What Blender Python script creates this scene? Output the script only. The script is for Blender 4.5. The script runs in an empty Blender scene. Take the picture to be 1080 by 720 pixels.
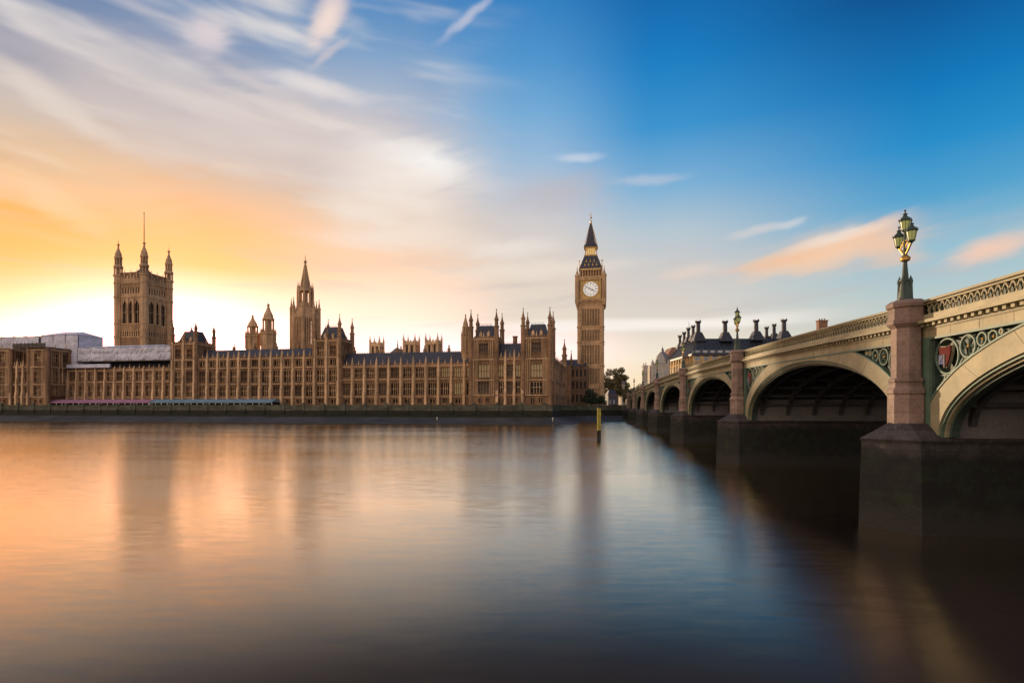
import bpy, math, random
from mathutils import Vector, Matrix
R = math.radians
random.seed(7)
S = bpy.context.scene
COL = S.collection

# ------------------------------------------------------------------ camera
cam_d = bpy.data.cameras.new('camera'); cam = bpy.data.objects.new('camera', cam_d); COL.objects.link(cam)
cam.location = (0, 0, 6.8); cam.rotation_euler = (R(90), 0, 0)
cam_d.sensor_width = 36; cam_d.lens = 36*580/1080
cam_d.shift_y = 68/1080
cam_d.clip_start = .2; cam_d.clip_end = 20000
S.camera = cam
S.view_settings.view_transform = 'Standard'; S.view_settings.look = 'None'
S.view_settings.exposure = 0.0; S.view_settings.gamma = 1; S.view_settings.use_curve_mapping = False
S.cycles.use_denoising = True
S.cycles.max_bounces = 6; S.cycles.diffuse_bounces = 3; S.cycles.glossy_bounces = 3
S.cycles.caustics_reflective = False; S.cycles.caustics_refractive = False

SUN_AZ, SUN_EL = R(-33), R(6.0)          # azimuth from +Y towards +X

# ------------------------------------------------------------------ world
def s2l(c):
    return tuple(((v/255)/12.92 if v/255 <= .04045 else ((v/255+.055)/1.055)**2.4) for v in c)

class NX:
    """tiny expression helper on a node tree"""
    def __init__(s, nt): s.nt = nt
    def n(s, t, **k):
        o = s.nt.nodes.new(t)
        for a, v in k.items(): setattr(o, a, v)
        return o
    def plug(s, sock, v):
        if isinstance(v, bpy.types.NodeSocket): s.nt.links.new(v, sock)
        else:
            if hasattr(sock.default_value, '__len__') and len(sock.default_value) == 4 and len(v) == 3: v = (*v, 1)
            sock.default_value = v
    def m(s, op, a, b=0.0, c=None, clamp=False):
        o = s.n('ShaderNodeMath', operation=op, use_clamp=clamp)
        s.plug(o.inputs[0], a); s.plug(o.inputs[1], b)
        if c is not None: s.plug(o.inputs[2], c)
        return o.outputs[0]
    def mix(s, f, a, b, blend='MIX', clampf=True):
        o = s.n('ShaderNodeMix', data_type='RGBA', blend_type=blend, clamp_factor=clampf)
        s.plug(o.inputs[0], f); s.plug(o.inputs[6], a); s.plug(o.inputs[7], b)
        return o.outputs[2]
    def ramp(s, f, stops, interp='LINEAR'):
        o = s.n('ShaderNodeValToRGB'); cr = o.color_ramp; cr.interpolation = interp
        stops = sorted(stops)
        while len(cr.elements) > 1: cr.elements.remove(cr.elements[-1])
        cr.elements[0].position = stops[0][0]; cr.elements[0].color = (*stops[0][1], 1)
        for p, c in stops[1:]:
            e = cr.elements.new(p); e.color = (*c, 1)
        s.plug(o.inputs[0], f); return o.outputs[0]
    def smooth(s, v, a, b, lo=0., hi=1.):
        o = s.n('ShaderNodeMapRange', interpolation_type='SMOOTHSTEP')
        s.plug(o.inputs[0], v)
        for i, x in enumerate((a, b, lo, hi)): s.plug(o.inputs[i+1], x)
        return o.outputs[0]
    def noise(s, vec, scale, detail=4, rough=.5, dist=0):
        o = s.n('ShaderNodeTexNoise'); s.plug(o.inputs['Vector'], vec)
        o.inputs['Scale'].default_value = scale; o.inputs['Detail'].default_value = detail
        o.inputs['Roughness'].default_value = rough; o.inputs['Distortion'].default_value = dist
        return o.outputs[0]
    def comb(s, x, y, z):
        o = s.n('ShaderNodeCombineXYZ')
        for i, v in enumerate((x, y, z)): s.plug(o.inputs[i], v)
        return o.outputs[0]

def pix_dir(px, py):
    """direction (azimuth, elevation) in degrees of a place in the sky"""
    x = (px-540)/580; e = math.atan((428-py)/580/math.hypot(1, x))
    return math.degrees(math.atan(x)), math.degrees(e)

W = bpy.data.worlds.new('World'); S.world = W; W.use_nodes = True
nt = W.node_tree; nt.nodes.clear(); X = NX(nt)
tc = X.n('ShaderNodeTexCoord'); sep = X.n('ShaderNodeSeparateXYZ'); nt.links.new(tc.outputs['Generated'], sep.inputs[0])
dx, dy, dz = sep.outputs
az = X.m('MULTIPLY', X.m('ARCTAN2', dx, dy), 57.29578)
el = X.m('MULTIPLY', X.m('ARCSINE', dz), 57.29578)
SKY_COLS = [   # azimuth, [(elevation, sRGB)]
 (-43, [(0,(250,205,120)),(5,(255,248,220)),(8,(255,216,138)),(11,(253,193,92)),(15,(250,184,92)),(18,(236,184,132)),(21.5,(212,192,178)),(24,(200,190,188)),(26.5,(160,160,178)),(30,(96,128,172)),(45,(70,110,170))]),
 (-30, [(0,(255,225,150)),(5,(255,252,235)),(9,(255,244,205)),(12.5,(254,206,118)),(16,(248,196,126)),(20,(230,186,152)),(24,(205,190,186)),(28,(168,172,190)),(31.5,(104,140,184)),(45,(70,115,175))]),
 (-13, [(0,(255,235,190)),(6,(255,250,238)),(9,(250,232,200)),(14,(243,216,180)),(19,(232,210,190)),(24,(214,205,205)),(28,(180,190,208)),(32,(128,165,204)),(35.5,(84,140,196)),(45,(50,105,170))]),
 (2, [(0,(252,232,190)),(6,(250,242,228)),(9,(236,222,205)),(14,(230,214,200)),(19,(210,206,208)),(24,(158,190,220)),(28,(118,174,218)),(32,(80,152,210)),(36,(52,132,198)),(45,(20,90,160))]),
 (15, [(0,(252,225,170)),(5,(248,236,215)),(8.5,(226,216,205)),(13,(213,207,203)),(17,(186,202,212)),(21,(128,180,217)),(26,(58,150,210)),(31,(20,128,198)),(36,(8,104,176)),(45,(5,80,150))]),
 (38, [(0,(240,215,175)),(5,(214,212,198)),(9,(190,206,206)),(13,(150,195,214)),(17,(84,165,210)),(21,(34,143,205)),(25,(8,122,190)),(29,(4,98,165)),(32,(3,76,140)),(45,(3,60,115))]),
]
def hdr(k):      # sunset orange is brighter than the picture can hold in its red
    r, g, b_ = s2l(k)
    if min(k) >= 200 and k[0] >= 243: return (r*1.6, g*1.2, b_*1.32)
    return (r*(1+.55*min(1, max(0, (k[0]-238)/15))), g, b_)
eln = X.m('DIVIDE', el, 45.0, clamp=True)
sky = None
for i, (a, st) in enumerate(SKY_COLS):
    c = X.ramp(eln, [(e/45, hdr(k) if i < 4 else s2l(k)) for e, k in st])
    if sky is None: sky = c
    else:
        f = X.smooth(az, SKY_COLS[i-1][0], a)
        sky = X.mix(f, sky, c)
# the sky opposite the sunset: pale lilac and rose, brighter towards its horizon
eb = X.m('DIVIDE', el, 90.0, clamp=True)
back_l = X.ramp(eb, [(0, (1.7,1.12,.66)), (.25, (1.5,1.1,.8)), (.5, (.8,.72,.72)), (1, (.22,.30,.46))])
back_r = X.ramp(eb, [(0, (.50,.42,.44)), (.25, (.46,.42,.47)), (.5, (.32,.36,.45)), (1, (.18,.26,.42))])
back_c = X.ramp(eb, [(0, (1.75,1.30,.98)), (.25, (1.6,1.25,1.02)), (.5, (.8,.72,.74)), (1, (.22,.30,.46))])
backg = X.mix(X.smooth(az, 40, -40), back_r, back_l)
rearw = X.m('MAXIMUM', X.smooth(az, -105, -150), X.smooth(az, 148, 178))
backg = X.mix(rearw, backg, back_c)
absaz = X.m('ABSOLUTE', az)
sky = X.mix(X.smooth(absaz, 52, 100), sky, backg)
# streaky cloud noise drawn out by wind, in direction space
P = X.comb(az, el, 0.0)
def rotpt(a, e, ang, sx, sy, off=0.0):
    mp = X.n('ShaderNodeMapping'); X.plug(mp.inputs[0], P)
    mp.vector_type = 'TEXTURE'
    mp.inputs['Location'].default_value = (a, e, off); mp.inputs['Rotation'].default_value = (0, 0, R(ang)); mp.inputs['Scale'].default_value = (sx, sy, 1)
    return mp.outputs[0]
n1 = X.noise(rotpt(0, 0, -3, 20, 3.4, 3.1), 1.0, 3, .5, .15)
n2 = X.noise(rotpt(0, 0, -4, 14, 2.2, 9.7), 1.0, 3, .5, .15)
leftmask = X.m('MULTIPLY', X.smooth(az, 4, -16), X.smooth(el, 11, 19))
st1 = X.m('MULTIPLY', X.smooth(n1, .47, .72), leftmask)
sky = X.mix(X.m('MULTIPLY', st1, .72), sky, s2l((250,240,230)))
st2 = X.m('MULTIPLY', X.smooth(n2, .5, .74), leftmask)
sky = X.mix(X.m('MULTIPLY', st2, .22), sky, s2l((150,150,172)))
low = X.m('MULTIPLY', X.smooth(el, 5, 9), X.smooth(el, 17, 12))
n3 = X.noise(rotpt(0, 0, 3, 14, 1.7, 1.7), 1.0, 5, .55, .3)
sky = X.mix(X.m('MULTIPLY', X.m('MULTIPLY', X.smooth(n3, .48, .75), low), .45), sky, s2l((200,190,190)))
# single clouds
wob = X.n('ShaderNodeTexNoise'); X.plug(wob.inputs['Vector'], P); wob.inputs['Scale'].default_value = .35; wob.inputs['Detail'].default_value = 2
wv = X.n('ShaderNodeVectorMath', operation='MULTIPLY_ADD'); nt.links.new(wob.outputs['Color'], wv.inputs[0]); wv.inputs[1].default_value = (1.2, .8, 0); wv.inputs[2].default_value = (-.6, -.4, 0)
P0 = P
addw = X.n('ShaderNodeVectorMath', operation='ADD'); nt.links.new(P0, addw.inputs[0]); nt.links.new(wv.outputs[0], addw.inputs[1])
P = addw.outputs[0]
fib = X.noise(rotpt(0, 0, 12, 6, 1.0, 5.0), 1.0, 3, .5, .1)
CLOUDS = [  # px, py, half length px, half width px, tilt deg (rising right), colour, strength
 (345, 22, 36, 17, 52, (246,224,214), 1.0), (346, 58, 30, 5, 38, (200,196,206), .8), (220, 36, 32, 21, 25, (226,214,216), .9),
 (494, 18, 38, 5.5, 32, (190,196,218), .85), (425, 170, 70, 24, -4, (255,252,248), 1.0), (420, 205, 85, 40, 6, (248,232,220), .55),
 (430, 166, 52, 15, -6, (255,253,250), 1.0), (405, 182, 70, 22, -2, (252,240,230), .7),
 (610, 166, 26, 5, -2, (205,216,232), .75), (684, 190, 42, 6, -2, (196,204,220), .6), (590, 205, 60, 20, 5, (196,186,190), .55),
 (868, 267, 100, 19, 7, (253,210,174), .95), (935, 262, 45, 17, -20, (250,204,170), .7), (905, 250, 50, 10, 22, (252,206,172), .75),
 (885, 250, 55, 7, 10, (255,236,220), .6), (820, 276, 60, 7, 6, (250,196,156), .6),
 (1045, 262, 58, 13, 12, (250,208,184), .92), (800, 243, 42, 5, 6, (214,212,212), .75), (835, 235, 16, 5, 8, (206,214,222), .7),
 (330, 92, 62, 11, -3, (234,226,224), .9), (340, 131, 56, 6, -3, (242,234,228), .9), (290, 112, 80, 8, -4, (236,226,220), .7), (270, 88, 50, 8, -10, (222,212,210), .6),
 (60, 110, 90, 16, -24, (240,226,212), .7), (130, 150, 95, 10, -14, (230,212,200), .5), (30, 60, 60, 12, -8, (140,146,170), .6),
 (60, 215, 70, 16, -28, (250,216,168), .55), (250, 200, 120, 30, -4, (238,200,168), .45), (160, 70, 100, 12, -6, (176,176,190), .6),
 (190, 120, 190, 55, -5, (206,196,196), .6), (330, 150, 150, 45, 3, (222,206,200), .6), (90, 190, 130, 40, -10, (240,206,170), .5),
 (560, 285, 120, 9, 2, (246,234,220), .5), (730, 287, 40, 8, 6, (236,214,200), .6), (540, 262, 60, 10, 3, (250,242,234), .45),
]
for (px, py, hl, hw, tl, colr, st) in CLOUDS:
    a, e = pix_dir(px, py)
    a2, e2 = pix_dir(px+1, py); a3, e3 = pix_dir(px, py-1)
    kx = math.hypot(a2-a, e2-e); ky = abs(e3-e)
    vec = rotpt(a, e, tl, hl*kx*1.35, hw*ky*1.6)
    ln = X.n('ShaderNodeVectorMath', operation='LENGTH'); nt.links.new(vec, ln.inputs[0])
    g = X.smooth(ln.outputs['Value'], 1.15, .0)
    g = X.m('MULTIPLY', g, X.smooth(X.m('ADD', fib, X.m('MULTIPLY', g, .55)), .34, .92))
    sky = X.mix(X.m('MULTIPLY', g, st), sky, s2l(colr))
P = P0
# long bright gap under the cloud deck
n4 = X.noise(rotpt(0, 0, 0, 12, 1.5, 2.2), 1.0, 4, .5)
gap = X.m('MULTIPLY', X.smooth(X.m('ABSOLUTE', X.m('SUBTRACT', el, X.m('MULTIPLY_ADD', n4, 1.2, 7.55))), .95, .15), X.m('MULTIPLY', X.smooth(az, -4, 4), X.smooth(az, 34, 20)))
sky = X.mix(X.m('MULTIPLY', gap, .85), sky, s2l((255,248,240)))
# sun glow behind the thin cloud
ga = X.m('DIVIDE', X.m('ADD', az, 33.0), 15.0); ge = X.m('DIVIDE', X.m('SUBTRACT', el, 5.0), 5.2)
gl = X.m('EXPONENT', X.m('MULTIPLY', X.m('MULTIPLY_ADD', ga, ga, X.m('MULTIPLY', ge, ge)), -1.0))
sky = X.mix(X.m('MULTIPLY', gl, .8), sky, (1.2, .84, .56))
gb_ = X.m('DIVIDE', X.m('ADD', az, 32.0), 8.0); gc_ = X.m('DIVIDE', X.m('SUBTRACT', el, 5.0), 3.2)
g2 = X.m('EXPONENT', X.m('MULTIPLY', X.m('MULTIPLY_ADD', gb_, gb_, X.m('MULTIPLY', gc_, gc_)), -1.0))
sky = X.mix(g2, sky, (9.0, 3.1, 2.7), 'ADD')
below = X.smooth(el, -.5, -6)
sky = X.mix(below, sky, (.05,.05,.06))
nis = X.n('ShaderNodeTexSky', sky_type='NISHITA', sun_disc=False)
nis.sun_elevation = SUN_EL; nis.sun_rotation = SUN_AZ; nis.altitude = 10; nis.dust_density = 2.0
bg1 = X.n('ShaderNodeBackground'); nt.links.new(nis.outputs[0], bg1.inputs[0]); bg1.inputs[1].default_value = .1
bg2 = X.n('ShaderNodeBackground'); nt.links.new(sky, bg2.inputs[0]); bg2.inputs[1].default_value = 1.0
mixs = X.n('ShaderNodeMixShader'); mixs.inputs[0].default_value = .94
nt.links.new(bg1.outputs[0], mixs.inputs[1]); nt.links.new(bg2.outputs[0], mixs.inputs[2])
wo = X.n('ShaderNodeOutputWorld'); nt.links.new(mixs.outputs[0], wo.inputs[0])

# ------------------------------------------------------------------ sun
sl = bpy.data.lights.new('sun', 'SUN'); sl.energy = 4.2; sl.angle = R(1.0); sl.color = (1, .73, .45)
so = bpy.data.objects.new('sun', sl); COL.objects.link(so)
sv = Vector((math.sin(SUN_AZ)*math.cos(SUN_EL), math.cos(SUN_AZ)*math.cos(SUN_EL), math.sin(SUN_EL)))
so.rotation_euler = sv.to_track_quat('Z', 'Y').to_euler(); so.location = (-60, 60, 90)

# ------------------------------------------------------------------ materials
def mat(name, base, rough=.8, metal=0., var=0.0, vscale=.3, col2=None, bump=0., bscale=2., spec=.5, ior=None, stretch=(1,1,1), bdist=.1, fine=0., extra=None):
    m = bpy.data.materials.new(name); m.use_nodes = True; t = m.node_tree; x = NX(t)
    b = t.nodes['Principled BSDF']
    b.inputs['Roughness'].default_value = rough; b.inputs['Metallic'].default_value = metal
    b.inputs['Specular IOR Level'].default_value = spec
    if ior: b.inputs['IOR'].default_value = ior
    g = x.n('ShaderNodeNewGeometry').outputs['Position']
    mp = x.n('ShaderNodeMapping'); t.links.new(g, mp.inputs[0]); mp.inputs['Scale'].default_value = stretch
    v = mp.outputs[0]
    c = base
    if var or col2:
        f = x.smooth(x.noise(v, vscale, 6, .6), .3, .7)
        c = x.mix(f, tuple(k*(1-var) for k in base), col2 if col2 else tuple(min(1, k*(1+var)) for k in base))
    if fine:
        f2 = x.noise(v, vscale*9, 4, .65)
        c = x.mix(1.0, c, x.ramp(f2, [(.25, (1-fine,)*3), (.75, (1+fine,)*3)]), 'MULTIPLY')
    if extra: c = extra(x, c, g)
    x.plug(b.inputs['Base Color'], c)
    if bump:
        bn = x.n('ShaderNodeBump'); bn.inputs['Strength'].default_value = bump; bn.inputs['Distance'].default_value = bdist
        x.plug(bn.inputs['Height'], x.noise(v, bscale, 6, .6)); t.links.new(bn.outputs[0], b.inputs['Normal'])
    return m

def sepz(x, g):
    o = x.n('ShaderNodeSeparateXYZ'); x.plug(o.inputs[0], g); return o.outputs

def courses(x, c, g, w=1.5, h=.55, dark=.4):
    sp_ = sepz(x, g); v = x.comb(x.m('MULTIPLY_ADD', sp_[1], .62, x.m('MULTIPLY', sp_[0], .78)), sp_[2], 0.0)
    br_ = x.n('ShaderNodeTexBrick'); x.plug(br_.inputs['Vector'], v); br_.inputs['Scale'].default_value = 1.0
    br_.inputs['Mortar Size'].default_value = .018; br_.inputs['Brick Width'].default_value = w; br_.inputs['Row Height'].default_value = h
    br_.inputs['Color1'].default_value = (1,1,1,1); br_.inputs['Color2'].default_value = (.6,.58,.56,1); br_.inputs['Mortar'].default_value = (dark,dark,dark,1)
    return x.mix(1.0, c, br_.outputs[0], 'MULTIPLY')
M = {}
def soot(x, c, g):            # rain-washed and sooty patches of old limestone
    mp = x.n('ShaderNodeMapping'); x.plug(mp.inputs[0], g); mp.inputs['Scale'].default_value = (1.3, 1.3, .16)
    f = x.smooth(x.noise(mp.outputs[0], .55, 5, .6), .45, .72)
    return x.mix(x.m('MULTIPLY', f, .55), c, (.10,.065,.042))
M['stone'] = mat('limestone', (.27,.155,.082), .9, var=.35, vscale=.12, fine=.28, extra=soot)  # wall field toned darker, standing in for shade between ribs and buttresses
M['stone_light'] = mat('pale_limestone', (.66,.44,.25), .9, var=.2, vscale=.2, fine=.25, extra=soot)  # paler copy on ribs, buttresses and strings: relief light put into the colour
M['stone_dark'] = mat('shade_soot_limestone', (.17,.10,.06), .9, var=.25, vscale=.2, fine=.25, extra=soot)  # darkest copy: soot patches plus recess shade painted in behind the clock tower ribs
M['stone_tower'] = mat('tower_limestone', (.52,.335,.185), .9, var=.2, vscale=.15, fine=.28, extra=soot)
M['slate'] = mat('slate_roof', (.036,.037,.052), .55, var=.3, vscale=.6, fine=.3)
M['lead'] = mat('lead_roof', (.17,.17,.2), .5, var=.2, vscale=.6, fine=.2)
M['glass'] = mat('dark_glass', (.008,.007,.008), .3, spec=.15, var=.4, vscale=.4)
M['blind'] = mat('drawn_blinds', (.09,.07,.055), .5, var=.3, vscale=.5)
M['gold'] = mat('gilding', (.48,.30,.09), .42, metal=.85, var=.2, vscale=2)
M['gilt_stone'] = mat('gilded_stone', (.55,.36,.13), .6, metal=.2, var=.2, vscale=1)
M['iron_black'] = mat('dark_iron', (.03,.035,.035), .5, var=.2, vscale=4)
M['white_paint'] = mat('white_paint', (.8,.8,.78), .6, var=.06, vscale=1)
M['wrap'] = mat('white_sheeting', (.60,.59,.68), .65, var=.18, vscale=.25, bump=1.0, bscale=.45, fine=.15, bdist=.9)
M['scaff'] = mat('scaffold_boards', (.09,.075,.06), .85, var=.3, vscale=1)
M['pink_canvas'] = mat('mauve_canvas', (.36,.17,.26), .75, var=.12, vscale=.3)
M['blue_canvas'] = mat('blue_canvas', (.15,.25,.33), .75, var=.12, vscale=.3)
M['yellow'] = mat('yellow_paint', (.50,.42,.07), .5, var=.2, vscale=1.2, fine=.15)
M['brown_brick'] = mat('brown_brick', (.25,.13,.08), .9, var=.25, vscale=.6, fine=.25)
M['bark'] = mat('bark', (.07,.05,.035), .95, var=.3, vscale=2)
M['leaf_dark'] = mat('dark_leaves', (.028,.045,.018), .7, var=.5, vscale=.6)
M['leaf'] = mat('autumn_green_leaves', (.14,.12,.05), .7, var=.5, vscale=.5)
def streaknoise(x, g):
    mp = x.n('ShaderNodeMapping'); x.plug(mp.inputs[0], g); mp.inputs['Scale'].default_value = (2.2, 2.2, .5)
    return x.noise(mp.outputs[0], .8, 7, .68)
M['cream'] = mat('cream_paint', (.37,.325,.20), .6, var=.16, vscale=.5, fine=.10, spec=.3, extra=lambda x, c, g: x.mix(x.m('MULTIPLY', x.smooth(streaknoise(x, g), .5, .72), .65), c, (.21,.19,.12)))
M['cream_dull'] = mat('dull_cream_paint', (.28,.25,.16), .65, var=.2, vscale=.8, fine=.2)
M['green'] = mat('pale_green_paint', (.10,.165,.12), .55, var=.2, vscale=.8, fine=.15)
M['green_dark'] = mat('dark_green_paint', (.035,.06,.045), .6, var=.3, vscale=1.2)
M['red_paint'] = mat('heraldic_red_paint', (.13,.032,.03), .9, spec=.1, var=.15, vscale=4)
M['blue_paint'] = mat('heraldic_blue_paint', (.12,.14,.27), .9, spec=.1, var=.15, vscale=4)
M['rib'] = mat('sooty_iron', (.055,.055,.055), .7, var=.3, vscale=1.5)
M['asphalt'] = mat('asphalt', (.05,.05,.05), .9, var=.2, vscale=1)
M['granite'] = mat('pink_granite', (.32,.22,.18), .75, var=.2, vscale=.8, fine=.3, bump=.15, bscale=9,
    extra=lambda x, c, g: x.mix(x.m('MULTIPLY', x.smooth(x.noise(g, 1.1, 6, .7), .5, .7), .45), courses(x, c, g, 2.6, .8, .6), (.10,.075,.07)))
M['pier_wall'] = mat('grey_pier_stone', (.20,.19,.19), .85, var=.2, vscale=.5, fine=.2,
    extra=lambda x, c, g: x.mix(x.m('MULTIPLY', x.smooth(x.noise(g, .5, 6, .7), .45, .7), .5), c, (.12,.11,.10)))
def tide(x, c, g):
    c = courses(x, c, g)            # weed up to the high-water mark, bare granite over it
    z = sepz(x, g)[2]
    h = x.m('MULTIPLY_ADD', x.noise(g, .9, 6, .65), 2.2, -1.1)
    f = x.smooth(x.m('ADD', z, h), 3.9, 4.7)
    weed = x.mix(x.smooth(x.noise(g, 1.2, 6, .7), .4, .65), (.007,.007,.006), (.016,.024,.009))
    weed = courses(x, weed, g); mud = x.mix(x.smooth(x.m('ADD', z, h), 1.8, .6), weed, (.024,.022,.018))
    stain = x.m('MULTIPLY', x.smooth(x.noise(g, 1.7, 6, .75), .58, .70), .6)
    return x.mix(f, mud, x.mix(stain, c, (.17,.15,.14)))
M['pier_base'] = mat('weedy_granite', (.05,.042,.04), .75, var=.35, vscale=1.2, fine=.35, bump=.5, bscale=4, extra=tide)
def bank(x, c, g):
    z = sepz(x, g)[2]
    h = x.m('MULTIPLY_ADD', x.noise(g, .25, 6, .65), 1.2, -.6)
    f = x.smooth(x.m('ADD', z, h), 4.7, 5.3)
    return x.mix(f, courses(x, x.mix(x.noise(g, .4, 5, .6), (.010,.011,.008), (.03,.034,.02)), g, 2.4, .9), courses(x, c, g, 2.4, .7))
M['bank_wall'] = mat('river_wall_stone', (.12,.12,.085), .9, var=.3, vscale=.3, fine=.25, extra=bank)
M['mud'] = mat('wet_mud', (.055,.055,.06), .55, var=.3, vscale=.1, fine=.3, bump=.3, bscale=.8)
M['land'] = mat('paved_ground', (.12,.11,.10), .9, var=.3, vscale=.05)
M['portland'] = mat('pale_portland_stone', (.50,.46,.40), .85, var=.2, vscale=.5, fine=.25)
M['bronze'] = mat('dark_bronze', (.020,.023,.034), .5, var=.3, vscale=.5, fine=.3)
M['sand'] = mat('golden_sandstone', (.50,.34,.16), .85, var=.25, vscale=.4, fine=.2)
M['navy'] = mat('blue_grey_metal', (.05,.06,.09), .4, var=.3, vscale=.4)
M['far_glass'] = mat('pale_glass', (.30,.34,.36), .15, spec=.8, var=.3, vscale=.3)
M['blue_wrap'] = mat('slate_blue_wall', (.06,.065,.10), .7, var=.3, vscale=.3)
def emis(name, base, e, strength):
    m = mat(name, base, .4); b = m.node_tree.nodes['Principled BSDF']
    b.inputs['Emission Color'].default_value = (*e, 1); b.inputs['Emission Strength'].default_value = strength; return m
M['opal'] = emis('backlit_opal_glass', (.82,.82,.78), (1,.97,.9), .30)
M['lit'] = emis('lit_window_glass', (.12,.08,.04), (1,.66,.28), .15)
M['lamp_glass'] = emis('sunlit_lantern_glass', (.34,.36,.12), (.78,.80,.25), .14)  # weak emission stands in for sunlight coming through the panes
M['belfry_lit'] = emis('lit_belfry', (.3,.2,.1), (1,.66,.22), .6)

def water():
    """choppy river smoothed by a long exposure: the slope of the wavelets is finer than the picture can show,
    so each hit draws its own slope, steeper across the wind than along it"""
    m = bpy.data.materials.new('river_water'); m.use_nodes = True; t = m.node_tree; x = NX(t); b = t.nodes['Principled BSDF']
    g = x.n('ShaderNodeNewGeometry').outputs['Position']
    b.inputs['Base Color'].default_value = (.05,.036,.029,1)
    mp = x.n('ShaderNodeMapping'); t.links.new(g, mp.inputs[0]); mp.inputs['Rotation'].default_value = (0,0,R(8)); mp.inputs['Scale'].default_value = (.22,1.,1.)
    band = x.smooth(x.noise(mp.outputs[0], .06, 4, .55), .3, .7, .75, 1.3)
    v1 = x.n('ShaderNodeVectorMath', operation='SCALE'); t.links.new(g, v1.inputs[0]); v1.inputs['Scale'].default_value = 731.7
    w1 = x.n('ShaderNodeTexWhiteNoise'); w1.noise_dimensions = '3D'; t.links.new(v1.outputs[0], w1.inputs['Vector'])
    sp1 = x.n('ShaderNodeSeparateColor'); t.links.new(w1.outputs['Color'], sp1.inputs[0])
    rx, ry, rz = sp1.outputs[0], sp1.outputs[1], sp1.outputs[2]
    sy = x.m('MULTIPLY', x.m('SUBTRACT', x.m('MULTIPLY', ry, rz), .03), -WSY)      # wind towards this bank: the near faces of the wavelets are the steeper ones in view
    sx = x.m('MULTIPLY', x.m('SUBTRACT', rx, .5), WSX)
    rip = x.n('ShaderNodeMapping'); t.links.new(g, rip.inputs[0]); rip.inputs['Rotation'].default_value = (0,0,R(12)); rip.inputs['Scale'].default_value = (.25,1.,1.)
    ry2 = x.m('MULTIPLY', x.m('SUBTRACT', x.noise(rip.outputs[0], 1.6, 6, .7, .4), .5), WRIP)
    n = x.comb(sx, x.m('ADD', x.m('MULTIPLY', sy, band), ry2), 1.0)
    nn = x.n('ShaderNodeVectorMath', operation='NORMALIZE'); t.links.new(n, nn.inputs[0])
    b.inputs['Specular IOR Level'].default_value = 0; b.inputs['Roughness'].default_value = 1
    gl = x.n('ShaderNodeBsdfGlossy'); gl.inputs['Roughness'].default_value = WR; gl.inputs['Color'].default_value = WCOL; t.links.new(nn.outputs[0], gl.inputs['Normal'])
    lw = x.n('ShaderNodeLayerWeight'); lw.inputs['Blend'].default_value = .5
    fr = x.smooth(lw.outputs['Facing'], .55, .91, WF0, .98)
    ms = x.n('ShaderNodeMixShader'); t.links.new(fr, ms.inputs[0]); t.links.new(b.outputs[0], ms.inputs[1]); t.links.new(gl.outputs[0], ms.inputs[2])
    t.links.new(ms.outputs[0], t.nodes['Material Output'].inputs[0])
    return m
WR, WSY, WSX, WRIP, WF0, WCOL = .08, .31, .09, .14, .025, (1,.89,.72,1)
M['water'] = water()

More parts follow.
